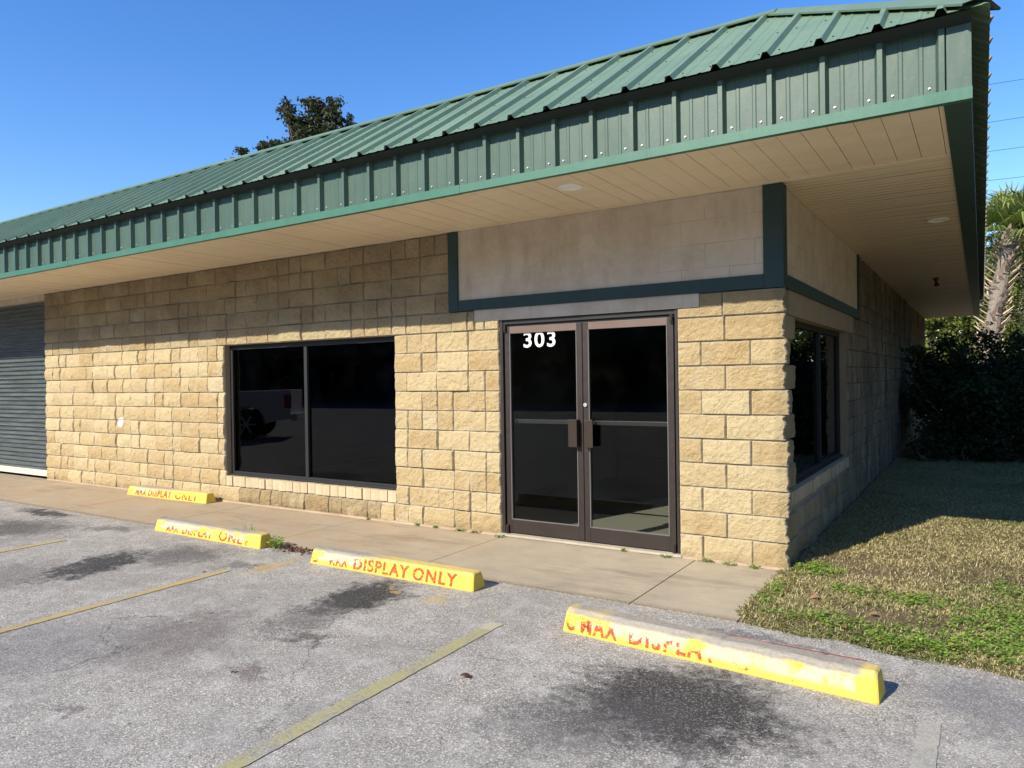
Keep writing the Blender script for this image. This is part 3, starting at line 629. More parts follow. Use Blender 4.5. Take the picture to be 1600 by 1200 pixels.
def leaf(x0, x1, hinge, hx):
    e = empty('door'); e.parent = B; y0, y1 = 0.012, 0.056; st = 0.056
    mb = MB(); mb.box((x0, y0, 0.035), (x0+st, y1, 2.052)); mb.box((x1-st, y0, 0.035), (x1, y1, 2.052))
    mb.build('stile', BRZ, e, bevel=0.003)
    mb = MB(); mb.box((x0+st, y0+0.001, 1.985), (x1-st, y1, 2.052)); mb.build('top_rail', plain('worn_bronze', (0.14, 0.094, 0.076), 0.45, 0.5, 0.3, 0.05), e, bevel=0.002)
    mb = MB(); mb.box((x0+st, y0+0.001, 0.035), (x1-st, y1, 0.165)); mb.build('bottom_rail', BRZ, e, bevel=0.002)
    mb = MB(); mb.box((x0+st+0.001, 0.031, 0.166), (x1-st-0.001, 0.037, 1.984)); mb.build('pane', DGLASS, e)
    mb = MB()
    for a, b in ((x0+st, x0+st+0.007), (x1-st-0.007, x1-st)): mb.box((a, y0-0.002, 0.166), (b, 0.03, 1.984))
    mb.box((x0+st+0.007, y0-0.002, 0.166), (x1-st-0.007, 0.03, 0.172)); mb.build('glazing_bead', plain('bead_grey', (0.15, 0.14, 0.13), 0.4, 0.5), e)
    mb = MB(); mb.box((x0+st+0.002, 0.075, 1.105), (x1-st-0.002, 0.10, 1.145)); mb.box((x0+st+0.01, 0.057, 1.11), (x0+st+0.04, 0.075, 1.14)); mb.box((x1-st-0.04, 0.057, 1.11), (x1-st-0.01, 0.075, 1.14)); mb.build('push_bar', plain('bar_aluminium', (0.045, 0.045, 0.045), 0.35, 0.5), e, bevel=0.003)
    # pull handle: bent plate standing off the stile
    s = 1 if hinge == 'L' else -1
    mb = MB(); a = hx; prof = [(a, -0.052, 0), (a-s*0.088, -0.052, 0), (a-s*0.088, -0.046, 0), (a-s*0.006, -0.046, 0), (a-s*0.006, 0.011, 0), (a, 0.011, 0)]
    if s > 0: prof = prof[::-1]
    mb.extr(prof, (0, 0, 0.905), (0, 0, 1.158)); mb.box((a-s*0.05-0.006, -0.046, 0.93), (a-s*0.05+0.006, 0.012, 0.95)); mb.box((a-s*0.05-0.006, -0.046, 1.11), (a-s*0.05+0.006, 0.012, 1.13))
    mb.build('handle', plain('handle_bronze', (0.028, 0.018, 0.010), 0.4, 0.5, 0.3, 0.05), e, bevel=0.0015)
    px_ = x0+0.012 if hinge == 'L' else x1-0.012
    mb = MB(); mb.tube([(px_, -0.004, 2.015), (px_, -0.004, 2.075)], 0.014, 10); mb.box((px_-0.014, -0.006, 2.0), (px_+0.014, 0.011, 2.03)); mb.build('pivot', DBRZ, e); mb = MB(); mb.box((px_-0.016, -0.008, 0.028), (px_+0.016, 0.011, 0.11)); mb.tube([(px_, -0.008, 0.03), (px_, -0.008, 0.10)], 0.012, 10)
    mb.build('pivot', DBRZ, e)
    return e
D1 = leaf(-2.616, -1.766, 'L', -1.80); D2 = leaf(-1.760, -0.888, 'R', -1.726)
mb = MB(); mb.tube([(-1.735, 0.013, 1.293), (-1.735, -0.004, 1.293)], 0.017, 16); mb.build('lock_cylinder', STEEL, D2)
mb = MB(); mb.box((-1.738, -0.008, 1.287), (-1.733, -0.0045, 1.300)); mb.build('keyhole', BLK, D2)

_dg = None
def text_mesh(body, bold=0.0, extrude=0.0005, spacing=1.0):
    cu = bpy.data.curves.new('txt', 'FONT'); cu.body = body; cu.size = 1; cu.offset = bold; cu.extrude = extrude; cu.space_character = spacing; cu.resolution_u = 6; cu.fill_mode = 'BOTH'
    ob = bpy.data.objects.new('txt', cu); COL.objects.link(ob); dg = bpy.context.evaluated_depsgraph_get(); dg.update()
    me = bpy.data.meshes.new_from_object(ob.evaluated_get(dg)); bpy.data.objects.remove(ob); bpy.data.curves.remove(cu)
    co = np.empty(len(me.vertices)*3); me.vertices.foreach_get('co', co); return me, co.reshape(-1, 3)
def put_text(body, name, mat, fn, parent, bold=0.0, spacing=1.0):
    """fn maps (a, b, e) with a, b in 0..1 across the text box, e the sheet's own thickness"""
    me, co = text_mesh(body, bold, spacing=spacing); mn = co.min(0); mx = co.max(0)
    a = (co[:, 0]-mn[0])/(mx[0]-mn[0]); b = (co[:, 1]-mn[1])/(mx[1]-mn[1]); out = fn(a, b, co[:, 2])
    me.vertices.foreach_set('co', out.ravel()); me.materials.clear(); me.materials.append(mat); me.update()
    o = bpy.data.objects.new(name, me); COL.objects.link(o); o.parent = parent; return o
put_text('303', 'door_number', WHITE, lambda a, b, e: np.stack([-2.408+0.353*a, 0.0300-e*0.3, 1.842+0.150*b], -1), D1, bold=0.016, spacing=1.14)
# ---- roller door
RS = empty('roller_door'); RS.parent = B
def mk_shutter():
    m = M('shutter_paint'); P = m.n('ShaderNodeNewGeometry').outputs['Position']; st = m.noise(2.5, 6, 0.75, m.n('ShaderNodeMapping', {'Vector': P, 'Scale': (0.6, 1, 12)}).outputs[0])
    c = m.mix(m.rng(st, 0.35, 0.65), (0.045, 0.058, 0.057), (0.13, 0.155, 0.148)); c = m.mix(m.rng(m.noise(40, 4, 0.7, P), 0.55, 0.7, 0, 0.35), c, (0.4, 0.42, 0.40))
    return m.done(m.bsdf(c, 0.45, m.bump(st, 0.1, 0.01), spec=0.5, metal=0.25))
mb = MB(); zs = np.arange(0.125, 2.955, 0.0085); ph = zs/0.0745; yv = 0.115+0.019*np.cos(2*np.pi*ph)-0.009*np.cos(4*np.pi*ph); k = len(zs)
mb.add([(-14.7, y_, z_) for y_, z_ in zip(yv, zs)]+[(-11.63, y_, z_) for y_, z_ in zip(yv, zs)], [(i, k+i, k+i+1, i+1) for i in range(k-1)])
mb.build('shutter_curtain', mk_shutter(), RS, smooth=True)
mb = MB(); mb.box((-14.7, 0.085, 0.022), (-11.632, 0.135, 0.124)); mb.build('bottom_bar', plain('cream_bar', (0.62, 0.58, 0.47), 0.6, 0.3, 0.2, 0.1), RS, bevel=0.004)
RG = plain('rail_grey', (0.16, 0.17, 0.17), 0.5)
for a_ in (-11.632, -14.73): mb = MB(); mb.box((a_, 0.02, 0), (a_+0.032, 0.18, 2.955)); mb.build('guide_rail', RG, RS)
# ---- soffit lights
def downlight(x, y, rad, part='downlight', broken=False):
    mb = MB(); n = 28
    def ring(rr, z): return [(x+rr*math.cos(2*math.pi*i/n), y+rr*math.sin(2*math.pi*i/n), z) for i in range(n)]
    R_ = [ring(rad, 3.049), ring(rad, 3.040), ring(rad*0.86, 3.036), ring(rad*0.72, 3.040), ring(rad*0.7, 3.047)]
    mb.add(sum(R_, []), [(j*n+i, (j+1)*n+i, (j+1)*n+(i+1) % n, j*n+(i+1) % n) for j in range(4) for i in range(n)]+[tuple(range(4*n, 5*n))])
    return mb.build(part, plain('light_trim', (0.93, 0.91, 0.84), 0.45, 0.4, 0.15), B, smooth=False)
downlight(-1.38, -0.90, 0.098); downlight(0.98, 2.35, 0.10)
mb = MB(); mb.tube([(0.73, 7.5, 3.052), (0.73, 7.5, 2.99)], [0.05, 0.02], 12); mb.tube([(0.73, 7.5, 2.99), (0.74, 7.48, 2.93)], [0.015, 0.045], 10); mb.build('broken_fixture', plain('rusty', (0.09, 0.04, 0.02), 0.8), B)  # small broken light fixture hanging from the side soffit
# ---- interior behind the glass
def mk_carpet():
    m = M('interior_floor'); P = m.n('ShaderNodeNewGeometry').outputs['Position']; n = m.noise(300, 3, 0.7, P)
    return m.done(m.bsdf(m.mix(m.rng(n, 0.3, 0.7), (0.25, 0.235, 0.19), (0.36, 0.34, 0.28)), 0.95, spec=0.1))
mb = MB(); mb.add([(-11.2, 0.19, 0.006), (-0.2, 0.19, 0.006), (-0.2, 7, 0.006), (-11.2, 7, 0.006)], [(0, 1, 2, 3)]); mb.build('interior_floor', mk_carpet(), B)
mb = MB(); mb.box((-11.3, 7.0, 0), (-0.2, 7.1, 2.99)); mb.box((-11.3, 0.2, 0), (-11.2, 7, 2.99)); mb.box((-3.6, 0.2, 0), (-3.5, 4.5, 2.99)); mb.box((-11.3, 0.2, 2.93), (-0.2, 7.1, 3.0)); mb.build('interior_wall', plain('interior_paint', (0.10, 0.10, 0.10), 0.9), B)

# ------------------------------------------------------------------ wheel stops
def stop_mat(name, bare, zlim):
    """bare: ramp along x of how much paint has gone, zlim: height above which lettering has worn off"""
    m = M(name); x, y, z = m.xyz(); xn = m.math('DIVIDE', x, 1.76)
    P = m.co(); n1 = m.noise(9, 5, 0.7, P); n2 = m.noise(60, 4, 0.75, P); n3 = m.noise(2.3, 3, 0.6, P)
    br = m.ramp(xn, bare)
    low = m.rng(z, 0.028, 0.05); topk = m.rng(m.math('ADD', z, m.math('MULTIPLY', n1, 0.03)), 0.118, 0.132, 0.0, 1.0)
    k = m.math('ADD', m.math('MULTIPLY', n1, 0.55), m.math('MULTIPLY', n2, 0.18)); k = m.math('ADD', k, m.math('MULTIPLY', n3, 0.2))
    bm = m.math('MULTIPLY', m.rng(m.math('ADD', m.math('MULTIPLY', k, 1.5), m.math('MULTIPLY', br, 0.5)), 1.0, 1.12), low)
    pale = m.mix(m.rng(n1, 0.3, 0.7), (0.56, 0.50, 0.30), (0.46, 0.425, 0.335)); gry = m.mix(m.rng(n2, 0.3, 0.7), (0.24, 0.215, 0.175), (0.37, 0.335, 0.27))
    yel = m.mix(m.rng(n2, 0.35, 0.7, 0, 0.6), (0.74, 0.53, 0.055), (0.72, 0.57, 0.17))
    c = m.mix(bm, yel, pale); c = m.mix(m.math('MULTIPLY', topk, m.rng(br, 0.1, 0.7, 0.35, 1.0)), c, gry)
    c = m.mix(m.rng(n2, 0.66, 0.75, 0, 0.5), c, (0.2, 0.16, 0.1)); c = m.mix(m.rng(z, 0.012, 0.0, 0, 0.5), c, (0.12, 0.10, 0.06))
    b = m.bsdf(c, 0.75, m.bump(m.math('ADD', n2, m.math('MULTIPLY', n1, 0.5)), 0.35, 0.006), spec=0.3); m.done(b)
    t = M(name+'_letters'); x, y, z = t.xyz(); xn = t.math('DIVIDE', x, 1.76); P = t.co(); n1 = t.noise(26, 6, 0.8, P); n2 = t.noise(70, 5, 0.85, P)
    lim = t.math('MULTIPLY', t.ramp(xn, zlim), 0.15)
    v = t.math('SUBTRACT', t.math('ADD', lim, t.math('MULTIPLY', t.math('SUBTRACT', n1, 0.5), 0.30)), z)
    vis = t.math('MULTIPLY', t.rng(v, 0.0, 0.012), t.rng(n2, 0.44, 0.52))
    rd = t.bsdf(t.mix(t.rng(n2, 0.3, 0.7), (0.55, 0.045, 0.02), (0.62, 0.12, 0.05)), 0.7, spec=0.3)
    t.done(t.n('ShaderNodeMixShader', {0: vis, 1: t.n('ShaderNodeBsdfTransparent').outputs[0], 2: rd}).outputs[0])
    return m.m, t.m
PR = [(0.0, 0.0), (0.026, 0.112), (0.034, 0.123), (0.044, 0.128), (0.122, 0.129), (0.134, 0.122), (0.142, 0.108), (0.172, 0.0)]
def wheel_stop(p0, p1, z, bare, zlim, words, label, seed, hs_=1.0):
    p0 = np.array(p0); p1 = np.array(p1); L = float(np.linalg.norm(p1-p0)); ang = math.atan2(p1[1]-p0[1], p1[0]-p0[0])
    e = empty('wheel_stop', (p0[0], p0[1], z), ang); tag(e, label, 'wheel stop', 'yellow concrete wheel stops')
    me_, tm = stop_mat('wheel_stop_paint_%d' % seed, bare, zlim)
    # fine cross-section, end taper and chipped edges
    prof = []
    for (a, b) in zip(PR[:-1], PR[1:]):
        for t in np.linspace(0, 1, 4)[:-1]: prof.append((a[0]+(b[0]-a[0])*t, a[1]+(b[1]-a[1])*t))
    prof.append(PR[-1]); prof = np.array(prof); n = len(prof); xs_ = np.concatenate([[0, 0.006, 0.014], np.linspace(0.025, L-0.025, 110), [L-0.014, L-0.006, L]])
    V = []
    for x in xs_:
        e_ = min(x, L-x); ins = 0.010*max(0, 1-e_/0.018)**2
        for (py_, pz_) in prof:
            cx_ = 0.086; yy_ = cx_+(py_-cx_)*(1-ins/0.08); zz_ = pz_*(1-ins/0.129*0.9)
            nz_ = (vn(x*1.0, py_*3+pz_*5, 14, 3, seed)-0.5)*0.007*(1 if pz_ > 0.01 else 0.3)
            chip = 0.014*max(0, vn(x, seed*3.1, 7, 3, seed+2)-0.66)/0.3 if pz_ > 0.09 else (0.012*max(0, vn(x, 2.0, 9, 2, seed+5)-0.6) if pz_ < 0.03 else 0)
            xx_ = x+(0.020*pz_/0.129 if x < 0.03 else (-0.012*pz_/0.129 if x > L-0.03 else 0))
            V.append((xx_, yy_+(-nz_ if py_ < cx_ else nz_), zz_*hs_+(nz_*0.7 if pz_ > 0.05 else 0)-chip))
    k = len(xs_); fs = [(i*n+j, i*n+n+j, i*n+n+j+1, i*n+j+1) for i in range(k-1) for j in range(n-1)]
    fs += [tuple(range(n)), tuple(range((k-1)*n, k*n))[::-1]]
    mb = MB(); mb.add(V, [q[::-1] for q in fs]); o = mb.build('concrete_bar', me_, e)
    nf = np.array([0, -0.976, 0.219])
    for wd, a0, a1 in words:
        def fn(a, b, ee, a0=a0, a1=a1):
            x = (a0+(a1-a0)*a)*L; zz = 0.014+0.094*b; yy_ = 0.026*zz/0.112; return np.stack([x, yy_, zz*hs_], -1)+nf*(0.0045+ee[:, None])
        put_text(wd, 'lettering', tm, fn, e, bold=0.026, spacing=1.2)
    return e
wheel_stop((-8.806, -0.295), (-7.046, -0.265), 0.0, [(0, 0.5), (0.2, 0.75), (0.5, 0.6), (0.75, 0.15), (1, 0.0)], [(0, 0.1), (0.1, 0.45), (0.3, 0.6), (0.55, 0.72), (0.65, 0.5), (0.9, 0.5), (1, 0.3)],
    [('MAX', .12, .26), ('DISPLAY', .29, .58), ('ONLY', .63, .90)], 'farthest yellow wheel stop, lying on the pavement against the block wall', 1)
wheel_stop((-6.076, -1.551), (-4.327, -1.587), -0.006, [(0, 0.6), (0.15, 0.95), (0.4, 0.75), (0.6, 0.5), (0.8, 0.8), (1, 0.1)], [(0, 0.0), (0.15, 0.38), (0.35, 0.34), (0.55, 0.38), (0.65, 0.58), (0.8, 0.36), (1, 0.3)],
    [('MAX', .13, .25), ('DISPLAY', .29, .58), ('ONLY', .64, .92)], 'second yellow wheel stop from the left, with a weed growing at its right end', 2)
wheel_stop((-3.522, -1.707), (-1.794, -1.718), -0.006, [(0, 0.5), (0.1, 0.95), (0.3, 0.85), (0.42, 0.4), (0.55, 0.12), (1, 0.0)], [(0, 0.3), (0.2, 0.34), (0.3, 0.55), (0.4, 0.85), (0.6, 1.0), (0.95, 1), (1, 0.9)],
    [('C', .015, .055), ('MAX', .14, .26), ('DISPLAY', .30, .64), ('ONLY', .665, .91)], 'yellow wheel stop in front of the doors with the clearest red lettering', 3)
wheel_stop((-0.844, -2.106), (0.918, -2.254), -0.006, [(0, 0.1), (0.06, 0.7), (0.15, 0.5), (0.25, 0.95), (0.45, 0.85), (0.5, 0.6), (0.6, 1.0), (0.75, 0.75), (0.94, 0.95), (0.97, 0.0)], [(0, 0.5), (0.2, 0.55), (0.3, 0.38), (0.52, 0.42), (0.57, 0.12), (0.66, 0.2), (0.7, 0.0), (1, 0.0)],
    [('C', .015, .05), ('MAX', .075, .215), ('DISPLAY', .26, .56), ('ONLY', .6, .86)], 'nearest yellow wheel stop, at an angle, worn to bare concrete on its right half', 4, 1.12)

# ------------------------------------------------------------------ plants
LEAF_DARK = mk_leaf('shrub_leaf', (0.018, 0.035, 0.012), (0.045, 0.07, 0.02), 0.12, 0.6)
LEAF_OAK = mk_leaf('oak_leaf', (0.05, 0.08, 0.018), (0.20, 0.22, 0.05), 0.3)
LEAF_MAG = mk_leaf('magnolia_leaf', (0.02, 0.036, 0.014), (0.075, 0.07, 0.035), 0.1, 0.35)
LEAF_PALM = mk_leaf('palm_leaf', (0.11, 0.16, 0.03), (0.36, 0.38, 0.13), 0.3, 0.4)
GRASSM = mk_leaf('grass_blade', (0.19, 0.27, 0.06), (0.86, 0.73, 0.42), 0.38, 0.6)
WEEDM = mk_leaf('weed_leaf', (0.11, 0.21, 0.03), (0.36, 0.48, 0.09), 0.35, 0.5)
def leaf_quads(C, size, rng, flat=0.0, aspect=0.5):
    """one pointed four-corner leaf at each centre"""
    n = len(C); a = rng.normal(size=(n, 3)); a[:, 2] *= (1-flat); a /= np.linalg.norm(a, axis=1)[:, None]; b = rng.normal(size=(n, 3)); b -= (b*a).sum(1)[:, None]*a; b /= np.linalg.norm(b, axis=1)[:, None]
    s = (size*rng.uniform(0.6, 1.25, n))[:, None]; c = np.cross(a, b)*0.12
    return np.stack([C-a*s*0.5, C+b*s*aspect*0.5-c*s, C+a*s*0.5, C-b*s*aspect*0.5-c*s], 1)
def crown(name, blobs, nclump, per, cl_r, size, mat, parent, seed, shell=0.55, aspect=0.5):
    rng = np.random.default_rng(seed); Cs = []; T = []
    vol = np.array([b[3]**2 for b in blobs]); cnt = (vol/vol.sum()*nclump).astype(int)+1
    for (bx_, by_, bz_, br_), k in zip(blobs, cnt):
        d = rng.normal(size=(k, 3)); d /= np.linalg.norm(d, axis=1)[:, None]; rr = br_*(shell+(1-shell)*rng.random(k)**0.5)*rng.uniform(0.8, 1.15, k)
        cc = np.array([bx_, by_, bz_])+d*rr[:, None]*np.array([1, 1, 0.85])
        cr = cl_r*rng.uniform(0.5, 1.3, k); tt = rng.random(k)
        for c, r_, t in zip(cc, cr, tt):
            p = c+rng.normal(size=(per, 3))*r_*0.5*np.array([1, 1, 0.7]); Cs.append(p); T.append(np.clip(t*0.6+rng.random(per)*0.5, 0, 1))
    C = np.concatenate(Cs); t = np.concatenate(T); V = leaf_quads(C, size, rng, 0.2, aspect)
    return quads(name, V, mat, np.stack([t, t, t, t*0+1], -1), parent)
def tree(name, base, blobs, label, cat, mat, nclump, per, cl_r, size, seed, tr=0.25, group=None, bark=BARK, aspect=0.5, shell=0.55):
    e = empty(name, (0, 0, 0)); tag(e, label, cat, group); rr = random.Random(seed); mb = MB()
    b = Vector(base); low = Vector((sum(q[0] for q in blobs)/len(blobs), sum(q[1] for q in blobs)/len(blobs), min(q[2]-q[3] for q in blobs)))
    low.z = max(low.z, base[2]+0.8); mid = (b+low)/2+Vector((rr.uniform(-.3, .3), rr.uniform(-.3, .3), 0))
    mb.tube([b, mid, low], [tr*1.25, tr, tr*0.8], 9)
    for q in blobs:
        c = Vector(q[:3]); m_ = (low+c)/2+Vector((rr.uniform(-.3, .3), rr.uniform(-.3, .3), rr.uniform(0, .4)))
        mb.tube([low, m_, c], [tr*0.6, tr*0.4, tr*0.15], 6)
        for _ in range(5):
            d = Vector((rr.gauss(0, 1), rr.gauss(0, 1), rr.gauss(0.2, 1))).normalized()*q[3]*0.9
            mb.tube([m_.lerp(c, rr.random()), c+d*0.5, c+d], [tr*0.2, tr*0.12, tr*0.04], 5)
    mb.build('trunk', bark, e, smooth=True); crown('crown', blobs, nclump, per, cl_r, size, mat, e, seed, shell, aspect)
    e.location = (0, 0, 0); return e
def blob(px, py, d, r_): p = AT(px, py, d); return (p[0], p[1], p[2], r_)
# magnolia beyond the roof
bl = [blob(445, 165, 40, 0.45), blob(452, 185, 40, 0.45), blob(468, 198, 40, 0.6), blob(483, 160, 40, 0.42), blob(500, 172, 40, 0.6), blob(520, 162, 40, 0.5), blob(525, 185, 40, 0.75), blob(497, 198, 40, 0.9), blob(475, 215, 40, 0.9), blob(540, 195, 40, 0.4),
      blob(515, 215, 40, 0.9), blob(430, 228, 40, 0.5), blob(418, 232, 40, 0.45), blob(448, 232, 40, 0.5), blob(378, 243, 40, 0.3), blob(366, 250, 40, 0.3), blob(553, 202, 40, 0.2), blob(480, 260, 40, 1.8), blob(420, 270, 40, 1.2), blob(530, 262, 40, 1.6)]
b0 = AT(480, 300, 40)
tree('magnolia_tree', (b0[0], b0[1], -0.09), bl, 'dark glossy-leaved tree top showing above the green roof ridge', 'tree', LEAF_MAG, 480, 30, 0.34, 0.23, 11, tr=0.3, aspect=0.55, shell=0.1)
# oaks behind, right
def oak(px, py, d, R_, label, seed, mat=LEAF_OAK, ncl=420, per=46, spread=1.0):
    c = AT(px, py, d); rr = random.Random(seed); bl = [(c[0], c[1], c[2], R_*0.7)]
    for i in range(9):
        a = rr.uniform(0, 6.28); q = rr.uniform(0.4, 0.95)*R_; bl.append((c[0]+math.cos(a)*q*spread, c[1]+math.sin(a)*q*spread, c[2]+rr.uniform(-0.55, 0.5)*R_, R_*rr.uniform(0.3, 0.5)))
    return tree('oak_tree', (c[0], c[1], -0.09), bl, label, 'tree', mat, ncl, per, R_*0.16, 0.17, seed, 0.22, 'trees behind the palms')
oak(1462, 530, 36, 3.0, 'yellow-green broadleaf tree seen below the far end of the soffit', 21)
oak(1600, 455, 34, 3.1, 'sunlit broadleaf tree directly behind the palm trunks at the right edge', 22)
oak(1545, 560, 42, 2.8, 'low broadleaf tree between the palm trunk and the end of the building', 23)
oak(1720, 420, 33, 3.6, 'broadleaf tree just beyond the right edge of the view', 24)
# palms
def palm(base, top, label, seed, nfr=36, fr=1.5):
    e = empty('palm_tree', (0, 0, 0)); tag(e, label, 'palm tree', 'sabal palms'); rr = random.Random(seed); rng = np.random.default_rng(seed)
    b, t = Vector(base), Vector(top); mb = MB(); n = 14
    mb.tube([b.lerp(t, i/n)+Vector((math.sin(i*0.5)*0.03, 0, 0)) for i in range(n+1)], [0.235+0.02*math.sin(i*2.1) for i in range(n+1)], 12)
    H = (t-b).length
    for i in range(int(H/0.045)):               # leaf bases criss-crossing up the trunk
        z = i*0.045/H; 
        if z < 0.15: continue
        a = i*2.39996; p = b.lerp(t, z); d = Vector((math.cos(a), math.sin(a), 0)); tg = Vector((-math.sin(a), math.cos(a), 0))*(1 if i % 2 else -1)
        w = rr.uniform(0.07, 0.095); q0 = p+d*0.22; q1 = p+d*(0.38+rr.random()*0.05)+Vector((0, 0, 0.17))+tg*0.12; q2 = p+d*(0.47+rr.random()*0.08)+Vector((0, 0, 0.32))+tg*0.26
        sd = tg.cross(d).normalized()*0.02
        v = []
        for q, ww in ((q0, w), (q1, w*0.75), (q2, w*0.35)):
            v += [q-tg*ww, q+tg*ww, q+tg*ww*0.6-d*0.03, q-tg*ww*0.6-d*0.03]
        fs = [(0, 1, 5, 4), (4, 5, 9, 8), (2, 3, 7, 6), (6, 7, 11, 10), (1, 2, 6, 5), (5, 6, 10, 9), (3, 0, 4, 7), (7, 4, 8, 11), (8, 9, 10, 11)]
        mb.add([tuple(x) for x in v], fs, 1)
    mb.build('trunk', [mk_bark('palm_bark', (0.17, 0.145, 0.12), (0.30, 0.26, 0.21)), plain('leaf_boot', (0.55, 0.43, 0.32), 0.85, 0.2, 0.5, 0.5, 12)], e)
    V = []; T = []
    for k in range(nfr):
        el = math.radians(82-100*(k/nfr)**1.0); az = k*2.39996+rr.uniform(-.2, .2); d = Vector((math.cos(az)*math.cos(el), math.sin(az)*math.cos(el), math.sin(el)))
        pl = fr*rr.uniform(0.55, 0.8); hub = t+d*pl-Vector((0, 0, 0.14*pl)); side = d.cross(Vector((0, 0, 1))).normalized(); up = side.cross(d).normalized()
        w = side*0.012; V.append([t-w, t+w, hub+w, hub-w]); T.append(0.7); tn = rr.uniform(0.0, 0.7)
        for j in range(26):
            a = math.radians(-118+236*j/25)+rr.uniform(-.03, .03); ll = fr*rr.uniform(0.62, 0.85)*(0.75+0.25*math.cos(a)); dd = (d*math.cos(a)+side*math.sin(a)+up*0.18*abs(math.sin(a))).normalized()
            m_ = hub+dd*ll*0.55; e_ = hub+dd*ll-Vector((0, 0, ll*rr.uniform(0.14, 0.6))); s_ = dd.cross(up).normalized()*0.032
            V.append([hub-s_*0.3, hub+s_*0.3, m_+s_, m_-s_]); V.append([m_-s_, m_+s_, e_+s_*0.1, e_-s_*0.1]); tt = min(1, max(0, tn+rr.uniform(-.2, .35))); T += [tt, tt]
    T = np.array(T); quads('crown', np.array([[tuple(x) for x in q] for q in V]), LEAF_PALM, np.stack([T, T, T, T*0+1], -1), e)
    return e
pb = AT(1522, 600, 25.5); pt = AT(1580, 362, 26.2); palm((pb[0], pb[1], -0.09), pt, 'sabal palm with a rough trunk leaning right, just past the end of the roof', 31)
pb = AT(1616, 600, 26.8); pt = AT(1622, 372, 26.8); palm((pb[0], pb[1], -0.09), pt, 'sabal palm at the right edge, its trunk partly cut off by the frame', 32)
# big dark shrub
def shrub(name, blobs, label, n, size, seed, mat=LEAF_DARK, stems=26, cat='shrub', group=None):
    e = empty(name, (0, 0, 0)); tag(e, label, cat, group); rr = random.Random(seed); mb = MB()
    cx_ = sum(b[0] for b in blobs)/len(blobs); cy_ = sum(b[1] for b in blobs)/len(blobs)
    for i in range(stems):
        q = rr.choice(blobs); p0 = Vector((q[0]*0.6+cx_*0.4+rr.uniform(-.3, .3), q[1]*0.6+cy_*0.4+rr.uniform(-.3, .3), -0.02)); d = Vector((rr.gauss(0, .5), rr.gauss(0, .5), rr.gauss(.2, .5))); p2 = Vector(q[:3])+d*q[3]
        mb.tube([p0, (p0+p2)/2+Vector((rr.uniform(-.15, .15), rr.uniform(-.15, .15), 0)), p2], [0.022, 0.014, 0.004], 5)
    mb.build('stem', BARK, e); crown('foliage', blobs, n, 34, 0.22, size, mat, e, seed, 0.35, 0.55); return e
sb = [(0.75, 9.6, 1.25, 0.45), (0.6, 10.5, 1.45, 0.5), (1.2, 10.0, 1.6, 0.5), (0.95, 10.8, 1.0, 0.7), (1.7, 10.3, 1.5, 0.5), (1.6, 9.8, 0.9, 0.65), (2.3, 10.4, 1.45, 0.55), (2.4, 9.8, 0.8, 0.7), (0.9, 9.9, 0.55, 0.45), (3.1, 10.6, 1.5, 0.8), (3.0, 10.0, 0.8, 0.7),
      (0.30, 9.9, 1.85, 0.16), (0.42, 10.0, 1.7, 0.22), (0.85, 10.3, 2.0, 0.22), (1.35, 10.4, 2.05, 0.25), (1.75, 10.2, 1.95, 0.16), (2.0, 10.5, 2.15, 0.25), (2.3, 10.6, 1.95, 0.2), (2.65, 10.7, 2.25, 0.3), (1.05, 10.6, 1.75, 0.2), (1.0, 11.8, 1.1, 0.8), (2.2, 11.9, 1.1, 0.8),
      (0.35, 9.4, 1.1, 0.3), (1.3, 9.1, 1.0, 0.5), (2.1, 9.1, 1.1, 0.55), (1.6, 8.9, 0.5, 0.55), (2.5, 8.9, 0.6, 0.6), (0.8, 9.2, 0.45, 0.4)]
shrub('shrub', sb, 'large dark evergreen shrub standing against the side wall under the eave', 1500, 0.085, 41)
shrub('shrub', [(0.55, 8.4, 0.25, 0.28), (0.75, 8.9, 0.35, 0.35), (1.35, 8.7, 0.25, 0.3), (2.4, 8.9, 0.3, 0.35)], 'low straggly growth at the foot of the big dark shrub', 60, 0.07, 42, stems=8)
shrub('shrub', [(5.2, 9, 0.9, 0.9), (6.2, 8.4, 1.0, 1.0), (7.2, 9.2, 0.9, 1.0), (6.4, 7.2, 0.8, 0.8), (7.4, 6.8, 0.9, 0.9), (8.2, 5.4, 1.0, 1.0), (8.6, 3.9, 0.9, 0.9)], 'hedge out on the lawn to the right, seen only mirrored in the side window', 500, 0.10, 43)
for i, (x_, y_, z_, R_) in enumerate([(11, 11, 5.2, 4.2), (12.5, 3, 5.4, 4.2), (9, 19, 5.5, 4.2), (13.5, -4, 5.4, 4.0)]):
    rr = random.Random(60+i); bl = [(x_, y_, z_, R_*0.7)]+[(x_+rr.uniform(-.8, .8)*R_, y_+rr.uniform(-.8, .8)*R_, z_+rr.uniform(-.4, .5)*R_, R_*0.4) for _ in range(7)]
    tree('oak_tree', (x_, y_, -0.09), bl, ['lawn oak mirrored in the side window, the nearest to the shrub', 'lawn oak farthest right, outside the view', 'lawn oak farthest back, outside the view', 'lawn oak nearest the parking lot, outside the view'][i], 'tree', LEAF_OAK, 520, 40, 0.8, 0.30, 60+i, 0.2, 'oaks on the lawn')
